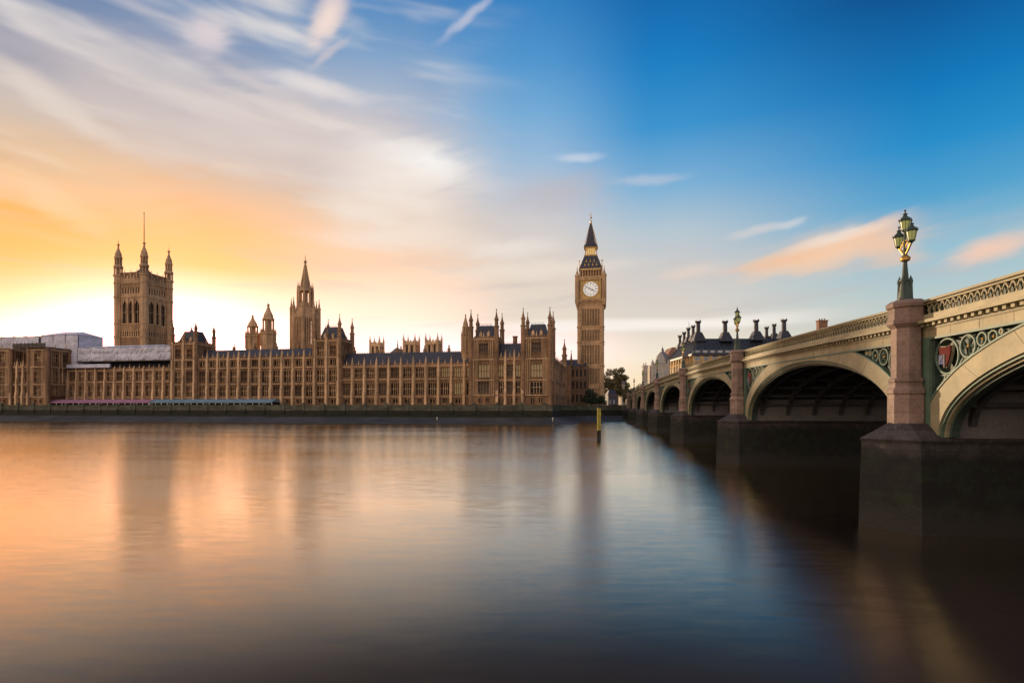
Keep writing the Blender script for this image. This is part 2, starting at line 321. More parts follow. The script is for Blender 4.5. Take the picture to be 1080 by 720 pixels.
# ------------------------------------------------------------------ mesh helpers
class MB:
    def __init__(s): s.v = []; s.f = []; s.mi = []; s.mats = []; s.xf = None; s.cur = 0
    def use(s, key):
        if key not in s.mats: s.mats.append(key)
        s.cur = s.mats.index(key); return s
    def add(s, vs, fs):
        o = len(s.v)
        s.v += [s.xf(*p) if s.xf else tuple(p) for p in vs]
        for f in fs: s.f.append([i+o for i in f]); s.mi.append(s.cur)
    def box(s, x0, x1, y0, y1, z0, z1):
        s.add([(x0,y0,z0),(x1,y0,z0),(x1,y1,z0),(x0,y1,z0),(x0,y0,z1),(x1,y0,z1),(x1,y1,z1),(x0,y1,z1)],
              [(3,2,1,0),(4,5,6,7),(0,1,5,4),(1,2,6,5),(2,3,7,6),(3,0,4,7)])
    def frus(s, x0, x1, y0, y1, z0, X0, X1, Y0, Y1, z1):
        s.add([(x0,y0,z0),(x1,y0,z0),(x1,y1,z0),(x0,y1,z0),(X0,Y0,z1),(X1,Y0,z1),(X1,Y1,z1),(X0,Y1,z1)],
              [(3,2,1,0),(4,5,6,7),(0,1,5,4),(1,2,6,5),(2,3,7,6),(3,0,4,7)])
    def lathe(s, cx, cy, prof, n=8, rot=0.0):
        vs = []; fs = []
        for z, r in prof:
            for k in range(n):
                a = rot + 2*math.pi*k/n; vs.append((cx+r*math.cos(a), cy+r*math.sin(a), z))
        for j in range(len(prof)-1):
            for k in range(n):
                k2 = (k+1) % n; fs.append((j*n+k, j*n+k2, (j+1)*n+k2, (j+1)*n+k))
        fs.append(tuple(range(n-1, -1, -1))); L = (len(prof)-1)*n; fs.append(tuple(L+k for k in range(n)))
        s.add(vs, fs)
    def prism(s, poly, z0, z1):
        n = len(poly); vs = [(x,y,z0) for x,y in poly]+[(x,y,z1) for x,y in poly]
        s.add(vs, [tuple(range(n-1,-1,-1)), tuple(range(n,2*n))]+[(k,(k+1)%n,n+(k+1)%n,n+k) for k in range(n)])
    def loft(s, p0, p1):
        n = len(p0); s.add(list(p0)+list(p1), [tuple(range(n-1,-1,-1)), tuple(range(n,2*n))]+[(k,(k+1)%n,n+(k+1)%n,n+k) for k in range(n)])
    def strut(s, a, b, w, n=4):
        a = Vector(a); b = Vector(b); d = (b-a).normalized()
        u = d.cross(Vector((0,0,1)));
        if u.length < 1e-3: u = Vector((1,0,0))
        u.normalize(); w2 = d.cross(u)
        vs = []
        for p in (a, b):
            for k in range(n):
                t = 2*math.pi*(k+.5)/n; vs.append(tuple(p+u*math.cos(t)*w+w2*math.sin(t)*w))
        s.add(vs, [tuple(range(n-1,-1,-1)), tuple(range(n,2*n))]+[(k,(k+1)%n,n+(k+1)%n,n+k) for k in range(n)])
    def torus(s, c, ax1, ax2, R0, r, n=28, m=6):
        c = Vector(c); a1 = Vector(ax1); a2 = Vector(ax2); nn = a1.cross(a2); vs = []; fs = []
        for i in range(n):
            t = 2*math.pi*i/n; d = a1*math.cos(t)+a2*math.sin(t)
            for j in range(m):
                q = 2*math.pi*j/m; vs.append(tuple(c+d*(R0+r*math.cos(q))+nn*r*math.sin(q)))
        for i in range(n):
            for j in range(m):
                i2 = (i+1)%n; j2 = (j+1)%m; fs.append((i*m+j, i2*m+j, i2*m+j2, i*m+j2))
        s.add(vs, fs)
    def mesh(s, name):
        me = bpy.data.meshes.new(name); me.from_pydata(s.v, [], s.f)
        for k in s.mats: me.materials.append(M[k])
        me.polygons.foreach_set('material_index', s.mi); me.validate()
        import bmesh
        b = bmesh.new(); b.from_mesh(me); bmesh.ops.recalc_face_normals(b, faces=b.faces); b.to_mesh(me); b.free()
        me.update(); return me
    def build(s, name, parent=None, loc=(0,0,0), rz=0.0):
        return put(name, s.mesh(name), parent, loc, rz)

def put(name, me, parent=None, loc=(0,0,0), rz=0.0, scale=None):
    o = bpy.data.objects.new(name, me); COL.objects.link(o); o.parent = parent; o.location = loc; o.rotation_euler = (0,0,rz)
    if scale: o.scale = scale
    return o
def tag(o, label=None, cat=None, group=None, kind=None):
    if label: o['label'] = label
    if cat: o['category'] = cat
    if group: o['group'] = group
    if kind: o['kind'] = kind
    return o
def empty(name, loc, rz=0.0, label=None, cat=None, group=None):
    o = put(name, None, None, loc, rz); o.empty_display_size = 1; return tag(o, label, cat, group)
def copy_tree(o, parent=None):
    c = o.copy(); COL.objects.link(c); c.parent = parent
    for ch in list(o.children): copy_tree(ch, c)
    return c
OCT = math.pi/8

# ------------------------------------------------------------------ palace frame on the far bank
PB = R(11); PO = (14.55, 211.0); PR = -PB
def pal(t, n, z=0.0):
    return (PO[0]+t*math.cos(PB)+n*math.sin(PB), PO[1]-t*math.sin(PB)+n*math.cos(PB), z)
# bridge frame
BA = R(7.95); BO = (22.29, 31.0); BR = -BA
def brg(u, v, z=0.0):     # u along the bridge (away), v to its right
    return (BO[0]+u*math.sin(BA)+v*math.cos(BA), BO[1]+u*math.cos(BA)-v*math.sin(BA), z)

# ------------------------------------------------------------------ setting
b = MB().use('water'); b.add([(-1500,-400,0),(1500,-400,0),(1500,1700,0),(-1500,1700,0)], [(0,1,2,3)])
tag(b.build('river'), kind='structure')
A_end = brg(225, -3)
bank_line = [pal(-900,-1)[:2], pal(.8,-1)[:2], pal(.8,30)[:2], A_end[:2], brg(225, 900)[:2]]
b = MB().use('land')
far = [(1400, 1600), (-1400, 1600)]
poly = [(x, y) for x, y in bank_line]+far
b.add([(x,y,6.4) for x,y in poly], [tuple(range(len(poly)))])
tag(b.build('ground'), kind='structure')
def offset_line(line, d):
    out = []
    for i, p in enumerate(line):
        a = Vector(line[max(0,i-1)]); c = Vector(line[min(len(line)-1,i+1)]); p = Vector(p)
        n1 = (p-a).normalized() if i > 0 else (c-p).normalized(); n2 = (c-p).normalized() if i < len(line)-1 else n1
        n = Vector((n1.y+n2.y, -(n1.x+n2.x))).normalized(); k = 1/max(.35, n.dot(Vector((n1.y,-n1.x))))
        out.append(tuple(p+n*d*k))
    return out
b = MB().use('mud')
inn = offset_line(bank_line, .3); mid = offset_line(bank_line, 5); out = offset_line(bank_line, 12)
for i in range(len(bank_line)-1):
    b.add([(*inn[i],2.6),(*inn[i+1],2.6),(*mid[i+1],1.0),(*mid[i],1.0)], [(0,1,2,3)])
    b.add([(*mid[i],1.0),(*mid[i+1],1.0),(*out[i+1],-.6),(*out[i],-.6)], [(0,1,2,3)])
tag(b.build('foreshore'), kind='structure')
rw = empty('river_wall', (*pal(-120,-1)[:2], 0), 0, 'long dark weed-stained river wall at the foot of the palace terrace', 'river wall')
b = MB().use('bank_wall'); ox, oy = rw.location.x, rw.location.y
o1 = offset_line(bank_line, .35); o2 = offset_line(bank_line, .55); i1 = offset_line(bank_line, -.25)
def strip(lineA, lineB, z0, z1):
    for i in range(len(lineA)-1):
        p = [lineA[i], lineA[i+1], lineB[i+1], lineB[i]]
        b.prism([(x-ox, y-oy) for x, y in p], z0, z1)
strip(offset_line(bank_line, .9), i1, -1, 3.1); strip(o1, i1, 3.1, 6.2); strip(o2, i1, 6.2, 6.55); strip(offset_line(bank_line, .2), i1, 6.55, 7.1); strip(o1, i1, 7.1, 7.3)
b.build('wall', rw)
pb = MB().use('bank_wall'); pb.box(-.6,.6,-.5,.3,0,3.7); pb.box(-.7,.7,-.6,.35,3.7,4.0); pb.lathe(0,-.1,[(4.0,.45),(4.35,.5),(4.6,.1)],8); pm = pb.mesh('pier')
for k in range(31):
    p = pal(-2-k*9.2, -1.2); put('pier', pm, rw, (p[0]-ox, p[1]-oy, 3.7), PR)

# ------------------------------------------------------------------ gothic kit
def window_mesh(name, w, h, lights, transoms=1, lit=False, depth=.9, arch=True, stone='stone'):
    """set in an opening: x centred, y into the wall, z from the sill"""
    b = MB().use('lit' if lit is True else 'blind' if lit == 2 else 'glass'); b.add([(-w/2,depth-.02,0),(w/2,depth-.02,0),(w/2,depth-.02,h),(-w/2,depth-.02,h)], [(0,1,2,3)])
    b.use('stone' if lit else 'stone_light')
    for k in range(1, lights):
        x = -w/2+w*k/lights; b.box(x-.08, x+.08, min(.35, depth*.3), depth-.03, 0, h)
    for k in range(1, transoms+1):
        z = h*k/(transoms+1); b.box(-w/2, w/2, min(.4, depth*.35), depth-.03, z-.1, z+.1)
    if arch:
        lw = w/lights
        for k in range(lights):
            x0 = -w/2+k*lw
            b.add([(x0,.2,h),(x0,.2,h-.62*lw),(x0+.5*lw,.2,h)], [(0,1,2)])
            b.add([(x0+lw,.2,h),(x0+.5*lw,.2,h),(x0+lw,.2,h-.62*lw)], [(0,1,2)])
    return b.mesh(name)

def pinnacle_prof(z, r, h):
    return [(z, r), (z+h*.32, r), (z+h*.33, r*1.3), (z+h*.38, r*1.3), (z+h*.40, r*.85), (z+h*.93, r*.14), (z+h*.94, r*.4), (z+h*.97, r*.4), (z+h, .02)]
def turret_prof(z, r, h):
    """octagonal turret top of height h with an ogee cap"""
    return [(z, r), (z+h*.34, r), (z+h*.345, r*1.22), (z+h*.39, r*1.22), (z+h*.40, r*.78), (z+h*.58, r*.74), (z+h*.585, r*1.0), (z+h*.61, r*1.0), (z+h*.66, r*.72), (z+h*.74, r*.40), (z+h*.86, r*.17), (z+h*.93, r*.11), (z+h*.935, r*.28), (z+h*.955, r*.28), (z+h*.96, r*.06), (z+h, .02)]

_cache = {}
def buttress(h, w=.95, d=1.3, pin=3.0, key='stone_light'):
    k = (round(h,2), w, d, pin, key)
    if k not in _cache:
        b = MB().use(key)
        b.box(-w/2, w/2, -d, .1, 0, h*.34); b.frus(-w/2, w/2, -d, .1, h*.34, -w/2, w/2, -d*.8, .1, h*.37)
        b.box(-w*.45, w*.45, -d*.8, .1, h*.37, h*.70); b.frus(-w*.45, w*.45, -d*.8, .1, h*.70, -w*.42, w*.42, -d*.62, .1, h*.725)
        b.box(-w*.42, w*.42, -d*.62, .1, h*.725, h)
        for q in (.12, .25, .45, .58, .80, .92): b.box(-w*.55, w*.55, -d*(.85 if q > .4 else 1.05) if q < .72 else -d*.68, .1, h*q-.12, h*q+.12)
        _cache[k] = b.mesh('buttress')
        b = MB().use(key); b.lathe(0, -d*.28, pinnacle_prof(0, w*.46, pin), 8, OCT); _cache[('p',)+k] = b.mesh('pinnacle')
    return _cache[k], _cache[('p',)+k]

def wmesh(w, h, lights, tr, lit, arch=True, depth=.9):
    k = ('w', round(w,2), round(h,2), lights, tr, lit, arch, depth)
    if k not in _cache: _cache[k] = window_mesh('window', w, h, lights, tr, lit, arch=arch and depth > .5, depth=depth)
    return _cache[k]

def face(mb, part, L, rows, nb, place, butt=True, pin=3.0, key='stone', crenel=True, litset=(), buttw=.95, start=0.0, pinkey=None, skip_ends=()):
    """one storeyed gothic front of nb bays from a=start to a=L. place(a) -> (location, rotation) of that point of the front
       in the part's space; mb.xf maps (a, depth, z)."""
    bw = (L-start)/nb
    zt = rows[-1]['z1']; zb = rows[0]['z0']
    for ri, r in enumerate(rows):
        z0, z1, w0, w1, ww = r['z0'], r['z1'], r['w0'], r['w1'], r['ww']
        mb.use(key)
        mb.box(start, L, 0, 1.0, z0, w0); mb.box(start, L, 0, 1.0, w1, z1)
        for i in range(nb):
            c = start+bw*(i+.5)
            l = start+bw*i; rr = start+bw*(i+1)
            nw = r.get('n', 1)
            cs = [c+(k-(nw-1)/2)*r.get('gap', 1.9) for k in range(nw)]
            xs = [l]+[q for cc in cs for q in (cc-ww/2, cc+ww/2)]+[rr]
            for k in range(0, len(xs), 2): mb.box(xs[k], xs[k+1], 0, 1.0, w0, w1)
            for cc in cs:
                p, rot = place(cc)
                lit = True if (ri, i) in litset else (2 if random.random() < .22 else False)
                put(r.get('name', 'window'), wmesh(ww, w1-w0, r.get('lights', 3), r.get('tr', 1), lit, depth=.22 if r.get('plain') else .9), part, (p[0], p[1], w0), rot)
                mb.use('stone_light')
                for sx in () if r.get('plain') else (-1, 1):
                    xr_ = cc+sx*(ww/2+.42)
                    q_ = 0
                    while l+.5 < xr_ < rr-.5 and ri > 0 and q_ < 3:
                        mb.box(xr_-.1, xr_+.1, -.42, .03, z0+.2, z1-.2); xr_ += sx*.75; q_ += 1
                mb.use(key)
                # hood and sill
                if r.get('plain'): continue
                mb.box(cc-ww/2-.22, cc+ww/2+.22, -.34, .05, w1+.02, w1+.24); mb.box(cc-ww/2-.15, cc+ww/2+.15, -.3, .05, w0-.22, w0-.02)
                for sx in (-1, 1): mb.box(cc+sx*(ww/2+.15)-.11, cc+sx*(ww/2+.15)+.11, -.3, .03, w0, w1)
        # blind panelling in the bands
        if r.get('panel', True):
            a = start+.35
            while a < L-.2:
                if w0-z0 > .75: mb.box(a-.1, a+.1, -.2, .03, z0+.2, w0-.3)
                if z1-w1 > .75: mb.box(a-.1, a+.1, -.2, .03, w1+.3, z1-.2)
                a += .55
        mb.use('stone' if r.get('plain') else 'stone_light'); mb.box(start, L, -.2 if r.get('plain') else -.45, .06, z1-.16, z1+.16)
    mb.use(key); mb.box(start, L, -.22, .45, zt+.16, zt+.75)
    if crenel:
        a = start+.2
        while a < L-.7: mb.box(a, a+.62, -.2, .35, zt+.75, zt+1.35); a += 1.1
    if crenel:
        for i in range(nb):
            c = start+bw*(i+.5); mb.use('stone_light'); mb.lathe(c, -.1, pinnacle_prof(zt+.75, .26, 2.2), 6)
        mb.use(key)
    if butt:
        bm, pm_ = buttress(zt-zb+.9, buttw, 1.4, pin, pinkey or 'stone_light')
        for i in range(nb+1):
            if i in skip_ends: continue
            p, rot = place(min(max(start+bw*i, start+.3), L-.3))
            put('buttress', bm, part, (p[0], p[1], zb), rot); put('pinnacle', pm_, part, (p[0], p[1], zt+.9), rot)

def block(root, name, t0, t1, n0, n1, z0, ztop, front, nb, side=None, nbs=0, litf=(), key='stone', pin=3.0, butt=True, sbutt=True, base=None):
    """a storeyed block whose front looks at the river; the side front looks along +t"""
    w, d = t1-t0, n1-n0
    part = put(name, None, root, (t0, n0, 0))
    mb = MB(); mb.use(key)
    xr = w-1.0 if side else w
    mb.box(0, xr, 1.0, d, z0, ztop)
    mb.use('stone_dark' if base is None else base); mb.box(-.15, w+.15, -.3, d, z0-1.6, z0)
    face(mb, part, w, front, nb, lambda a: ((a, 0), 0.0), butt, pin, key, litset=litf)
    if side:
        mb.xf = lambda a, dd, z: (w-dd, a, z)
        face(mb, part, d, side, nbs, lambda a: ((w, a), R(90)), sbutt, pin, key, start=1.0, skip_ends=(0,))
        mb.xf = None
    part.data = None
    me = mb.mesh(name)
    # swap the empty for a real mesh object that keeps the children
    o = put(name, me, root, (t0, n0, 0))
    for ch in list(part.children): ch.parent = o
    bpy.data.objects.remove(part); o.name = name
    return o

def gable(mb, x0, x1, y0, y1, z0, z1, hip=0.0):
    ym = (y0+y1)/2
    mb.add([(x0,y0,z0),(x1,y0,z0),(x1,y1,z0),(x0,y1,z0),(x0+hip,ym,z1),(x1-hip,ym,z1)], [(0,1,5,4),(2,3,4,5),(1,2,5),(3,0,4),(3,2,1,0)])

palace = empty('palace', (*PO, 0), PR, 'long gothic limestone palace lining the far river bank with pinnacled ranges and pavilions', 'palace')

def wing_rows(zb=7.2):
    return [dict(z0=zb, z1=10.8, w0=zb+.9, w1=10.0, ww=2.0, lights=2, tr=0, name='basement_window', panel=False),
            dict(z0=10.8, z1=18.1, w0=11.6, w1=16.6, ww=3.5, lights=4, tr=1),
            dict(z0=18.1, z1=23.6, w0=19.0, w1=22.9, ww=3.5, lights=4, tr=1, name='upper_window')]
def centre_rows():
    return [dict(z0=7.2, z1=10.6, w0=8.0, w1=9.9, ww=2.0, lights=2, tr=0, name='basement_window', panel=False),
            dict(z0=10.6, z1=16.6, w0=11.3, w1=15.6, ww=3.5, lights=4, tr=1),
            dict(z0=16.6, z1=23.8, w0=17.6, w1=22.5, ww=3.5, lights=4, tr=1, name='upper_window'),
            dict(z0=23.8, z1=27.9, w0=24.7, w1=27.2, ww=2.8, lights=3, tr=0, name='attic_window')]
nw = block(palace, 'wing', -92.3, -31.3, 10, 24, 7.2, 23.6, wing_rows(), 11, litf={(2,8),(2,9),(2,10),(1,9)}, pin=3.2)
sw = block(palace, 'wing', -235.0, -175.9, 10, 24, 7.2, 23.6, wing_rows(), 11, pin=1.2)
cr = block(palace, 'central_range', -163.5, -104.3, 10, 24, 7.2, 27.9, centre_rows(), 11, pin=3.4)
def tower_rows():
    return centre_rows()+[dict(z0=27.9, z1=35.0, w0=29.2, w1=32.8, ww=3.0, lights=4, tr=1, name='tower_window')]
def turrets(parent, w, d, z, r, h, key='stone'):
    b = MB().use(key); b.lathe(0, 0, [(7.0, r), (z, r)], 8, OCT); b.lathe(0, 0, turret_prof(z, r*.98, h), 8, OCT)
    for q in (11, 17, 24, 28): 
        if q < z: b.lathe(0, 0, [(q-.2, r+.16), (q+.2, r+.16)], 8, OCT)
    me = b.mesh('turret')
    for x, y in ((0,0),(w,0),(w,d),(0,d)): put('turret', me, parent, (x, y, 0))
def steep_roof(root, x0, x1, y0, y1, z0, z1, name='roof'):
    b = MB().use('slate'); k = .30
    b.frus(x0, x1, y0, y1, z0, x0+(x1-x0)*k*.5, x1-(x1-x0)*k*.5, y0+(y1-y0)*k, y1-(y1-y0)*k, z1)
    b.use('iron_black')
    xx = x0+(x1-x0)*k*.5+.2
    while xx < x1-(x1-x0)*k*.5: b.box(xx-.06, xx+.06, y0+(y1-y0)*k, y0+(y1-y0)*k+.1, z1, z1+.9); xx += .55
    b.use('stone_light')
    for q in (.3, .7):
        xc = x0+(x1-x0)*q; b.box(xc-.55, xc+.55, y0+.2, y0+1.6, z0, z0+2.0); b.add([(xc-.7,y0+.2,z0+2.0),(xc+.7,y0+.2,z0+2.0),(xc,y0+.2,z0+3.3),(xc-.7,y0+1.8,z0+2.0),(xc+.7,y0+1.8,z0+2.0),(xc,y0+1.8,z0+3.3)], [(0,1,2),(5,4,3),(0,2,5,3),(1,4,5,2)])
    return b.build(name, root)
def centre_tower(t0, t1):
    o = block(palace, 'tower', t0, t1, 9.0, 20.6, 7.2, 35.0, tower_rows(), 2, [dict(z0=23.8,z1=35.0,w0=29.2,w1=32.8,ww=3.0,lights=4,tr=1,name='tower_window')], 1, butt=True, pin=.8)
    w = t1-t0
    turrets(o, w, 11.4, 35.2, .95, 11.5)
    steep_roof(o, 1.2, w-1.2, 1.2, 10.4, 35.4, 41.5)
    b = MB().use('stone'); b.lathe(0,0,pinnacle_prof(35.5,.6,6.5),8,OCT); pm2 = b.mesh('pinnacle')
    for x, y in ((w/2, .2), (w/2, 11.2)): put('pinnacle', pm2, o, (x, y, 0))
centre_tower(-104.2, -92.4); centre_tower(-175.8, -163.6)

def pav_rows(top=25.0):
    return [dict(z0=6.0, z1=11.0, w0=8.2, w1=10.0, ww=1.0, lights=2, tr=0, n=2, gap=2.2, name='basement_window', panel=False),
            dict(z0=11.0, z1=16.9, w0=12.0, w1=16.2, ww=2.6, lights=3, tr=1),
            dict(z0=16.9, z1=top, w0=18.4, w1=23.0, ww=2.6, lights=3, tr=1, name='upper_window')]
def pav_tower_rows():
    return [dict(z0=6.0, z1=11.0, w0=8.2, w1=10.0, ww=1.2, lights=2, tr=0, n=2, gap=3.0, name='basement_window', panel=False),
            dict(z0=11.0, z1=16.9, w0=11.8, w1=16.3, ww=4.4, lights=4, tr=1),
            dict(z0=16.9, z1=25.0, w0=18.0, w1=23.2, ww=4.4, lights=4, tr=1, name='upper_window'),
            dict(z0=25.0, z1=32.9, w0=27.6, w1=31.3, ww=3.6, lights=4, tr=1, name='tower_window')]
def pavilion(T0, roofed=True, lit=()):
    for k, (a, c) in enumerate(((0, 10.3), (20.9, 31.3))):
        side = [dict(z0=11.0,z1=16.9,w0=12.0,w1=16.2,ww=2.4,lights=3,tr=1), dict(z0=16.9,z1=25.0,w0=18.4,w1=23.0,ww=2.4,lights=3,tr=1,name='upper_window'),
                dict(z0=25.0,z1=32.9,w0=27.6,w1=31.3,ww=3.0,lights=3,tr=1,name='tower_window')]
        o = block(palace, 'pavilion_tower', T0+a, T0+c, 0, 11.0, 6.0, 32.9, pav_tower_rows(), 1, side, 2, litf=lit if k == 0 else {(2,0)} if lit else (), pin=.8, butt=False, sbutt=False)
        w = c-a
        if roofed:
            turrets(o, w, 10.6, 33.6, .95, 11.5)
            steep_roof(o, 1.2, w-1.2, 1.2, 9.6, 33.2, 38.8)
        else:
            b = MB().use('stone'); b.lathe(0, 0, [(6.0, .95), (33.0, .95), (33.0, 1.15), (33.7, 1.15)], 8, OCT); me = b.mesh('turret')
            for x, y in ((0,0),(w,0),(w,10.6),(0,10.6)): put('turret', me, o, (x, y, 0))
    m_ = block(palace, 'pavilion', T0+10.3, T0+20.9, .5, 12, 6.0, 25.0, pav_rows(), 3, litf={(2,0),(2,2)} if lit else (), pin=3.0)
    if roofed:
        b = MB().use('slate'); b.frus(.2, 10.4, 1, 11, 25.2, .2, 10.4, 4.2, 7.8, 31.6); b.use('stone'); b.box(5.6,7.0,4.5,6.5,30,34.2); b.box(5.4,7.2,4.3,6.7,34.2,34.6)
        b.use('iron_black')
        for k in range(18): b.box(.5+k*.55, .6+k*.55, 4.2, 4.3, 31.6, 32.4)
        b.build('roof', m_)
pavilion(-31.3, True, {(2,0)})
pavilion(-266.3, False)
# north return range running back from the river
rr_ = block(palace, 'return_range', -13, 0, 11.1, 62, 6.4, 25.0,
            [dict(z0=6.4,z1=25.0,w0=12,w1=15,ww=2,lights=2)], 1, [dict(z0=6.4,z1=11,w0=7.6,w1=9.8,ww=2.0,lights=2,tr=0,name='basement_window',panel=False,plain=True),
             dict(z0=11,z1=16.9,w0=12,w1=16.2,ww=3.6,lights=3,tr=1,panel=False,plain=True), dict(z0=16.9,z1=25,w0=18.4,w1=23,ww=3.6,lights=3,tr=1,name='upper_window',panel=False,plain=True)], 9, butt=False, sbutt=False, pin=3.0)
b = MB().use('slate'); gable(b, .5, 12.3, .2, 50.5, 25.3, 31.0)
b.v = []; b.f = []; b.mi = []
b.add([(.5,.2,25.2),(12.2,.2,25.2),(12.2,50.5,25.2),(.5,50.5,25.2),(6.3,.2,31.2),(6.3,50.5,31.2)], [(0,1,4),(2,3,5),(1,2,5,4),(3,0,4,5),(3,2,1,0)])
b.build('roof', rr_)
b = MB().use('stone'); b.lathe(0,0,[(6,1.3),(27,1.3)],8,OCT); b.lathe(0,0,turret_prof(27,1.25,13),8,OCT); b.build('turret', rr_, (12.6, 50.4, 0))
# roofs of the ranges
for o, w, zt, zr, hip in ((nw, 61, 23.9, 29.9, 0), (cr, 59.2, 28.2, 32.6, 0), (sw, 59.1, 23.9, 28.0, 0)):
    b = MB().use('slate'); b.frus(.2, w-.2, .9, 13.6, zt, .2, w-.2, 4.8, 9.8, zr)
    b.use('iron_black')
    if o is not sw:
        x = .5
        while x < w-.5: b.box(x-.06, x+.06, 4.85, 4.97, zr, zr+.6); x += .8
    b.use('stone')
    if o is not sw:
        k = 3.3
        while k < w-2:
            b.box(k-.5, k+.5, 5.4, 6.6, zr-.5, zr+1.5); b.lathe(k, 6.0, [(zr+1.5,.35),(zr+2.7,.3),(zr+2.8,.42),(zr+3.0,.05)], 8); k += 10.9
    b.build('roof', o)

# ------------------------------------------------------------------ scaffold sheeting on the southern roofs
def sheet_tent(name, t0, t1, n0, n1, z0, z1, ridge, label, poles=True, boards=True, sections=1):
    e = empty(name, pal(t0, n0), PR, label, 'scaffold sheeting')
    w, d = t1-t0, n1-n0
    b = MB().use('wrap'); N = max(16, int(w/.8))
    # front sheet sagging between the standards
    vs = []; fs = []
    for j in range(7):
        for i in range(N+1):
            x = w*i/N; z = z0+(z1-z0)*j/6
            vs.append((x, -.55*abs(math.sin(i*math.pi*.8/7))*math.sin(j/6*math.pi*2.0)**2-.35*random.random()-.1, z+(.25*math.sin(x*.9) if j in (0, 6) else .2*random.random())))
    for j in range(6):
        for i in range(N): fs.append((j*(N+1)+i, j*(N+1)+i+1, (j+1)*(N+1)+i+1, (j+1)*(N+1)+i))
    b.add(vs, fs)
    b.frus(0, w, .1, d, z0, 0, w, .1, d, z1)
    b.build('sheet', e)
    b = MB().use('wrap')
    b.add([(-.3,-.4,z1),(w+.3,-.4,z1),(w+.3,d+.2,z1),(-.3,d+.2,z1),(w*.22,d*.5,ridge),(w*.78,d*.5,ridge)], [(0,1,5,4),(1,2,5),(2,3,4,5),(3,0,4),(3,2,1,0)])
    b.build('sheeted_roof', e)
    b = MB().use('scaff')
    if boards: b.box(-.2, w+.2, -.9, -.2, z0-.5, z0-.05)
    k = 0.
    while k <= w+.01:
        b.box(k-.05, k+.05, -.42, -.32, z0-.6, z1+(1.4 if poles else .1)); k += w/max(3, int(w/7))
    b.box(0, w, -.46, -.38, z1-.1, z1)
    b.build('scaffold', e)
    return e
sheet_tent('roof_sheeting', -229.0, -175.9, 9.6, 22, 28.2, 34.6, 36.0, 'long low band of white sheeting over the wing roof below the square flag tower', poles=False)
sheet_tent('roof_sheeting', -252.5, -230.5, 11.2, 24, 26.0, 41.3, 43.6, 'tall white sheeted scaffold box with hipped top beside the open-air corner turret')
sheet_tent('roof_sheeting', -285, -253.8, 11.6, 26, 31.0, 41.0, 42.0, 'white sheeted scaffold box cut by the left edge of the photo')
e = empty('sheeting_strip', pal(-234.5, 9.3), PR, 'narrow white sheeting strip hung under the long roof band', 'scaffold sheeting')
b = MB().use('wrap'); b.frus(0, 24.5, -.9, .1, 25.0, 0, 24.5, -.7, .1, 26.7); b.build('sheet', e)
b = MB().use('scaff'); b.box(-.2,24.7,-1.0,.1,24.7,25.0); b.build('board', e)
e = empty('parapet_scaffold', pal(-253.3, -.6), PR, 'dark scaffold deck crowning the pavilion front under white sheeting', 'scaffold')
b = MB().use('scaff'); b.box(0, 18.6, -.6, 11.4, 33.9, 34.2); b.build('deck', e)
b = MB().use('scaff'); b.box(0, 18.6, -.55, -.45, 34.2, 36.0)
for k in range(9): b.box(k*2.3-.06, k*2.3+.06, -.7, -.6, 32.0, 36.6)
b.build('hoarding', e)

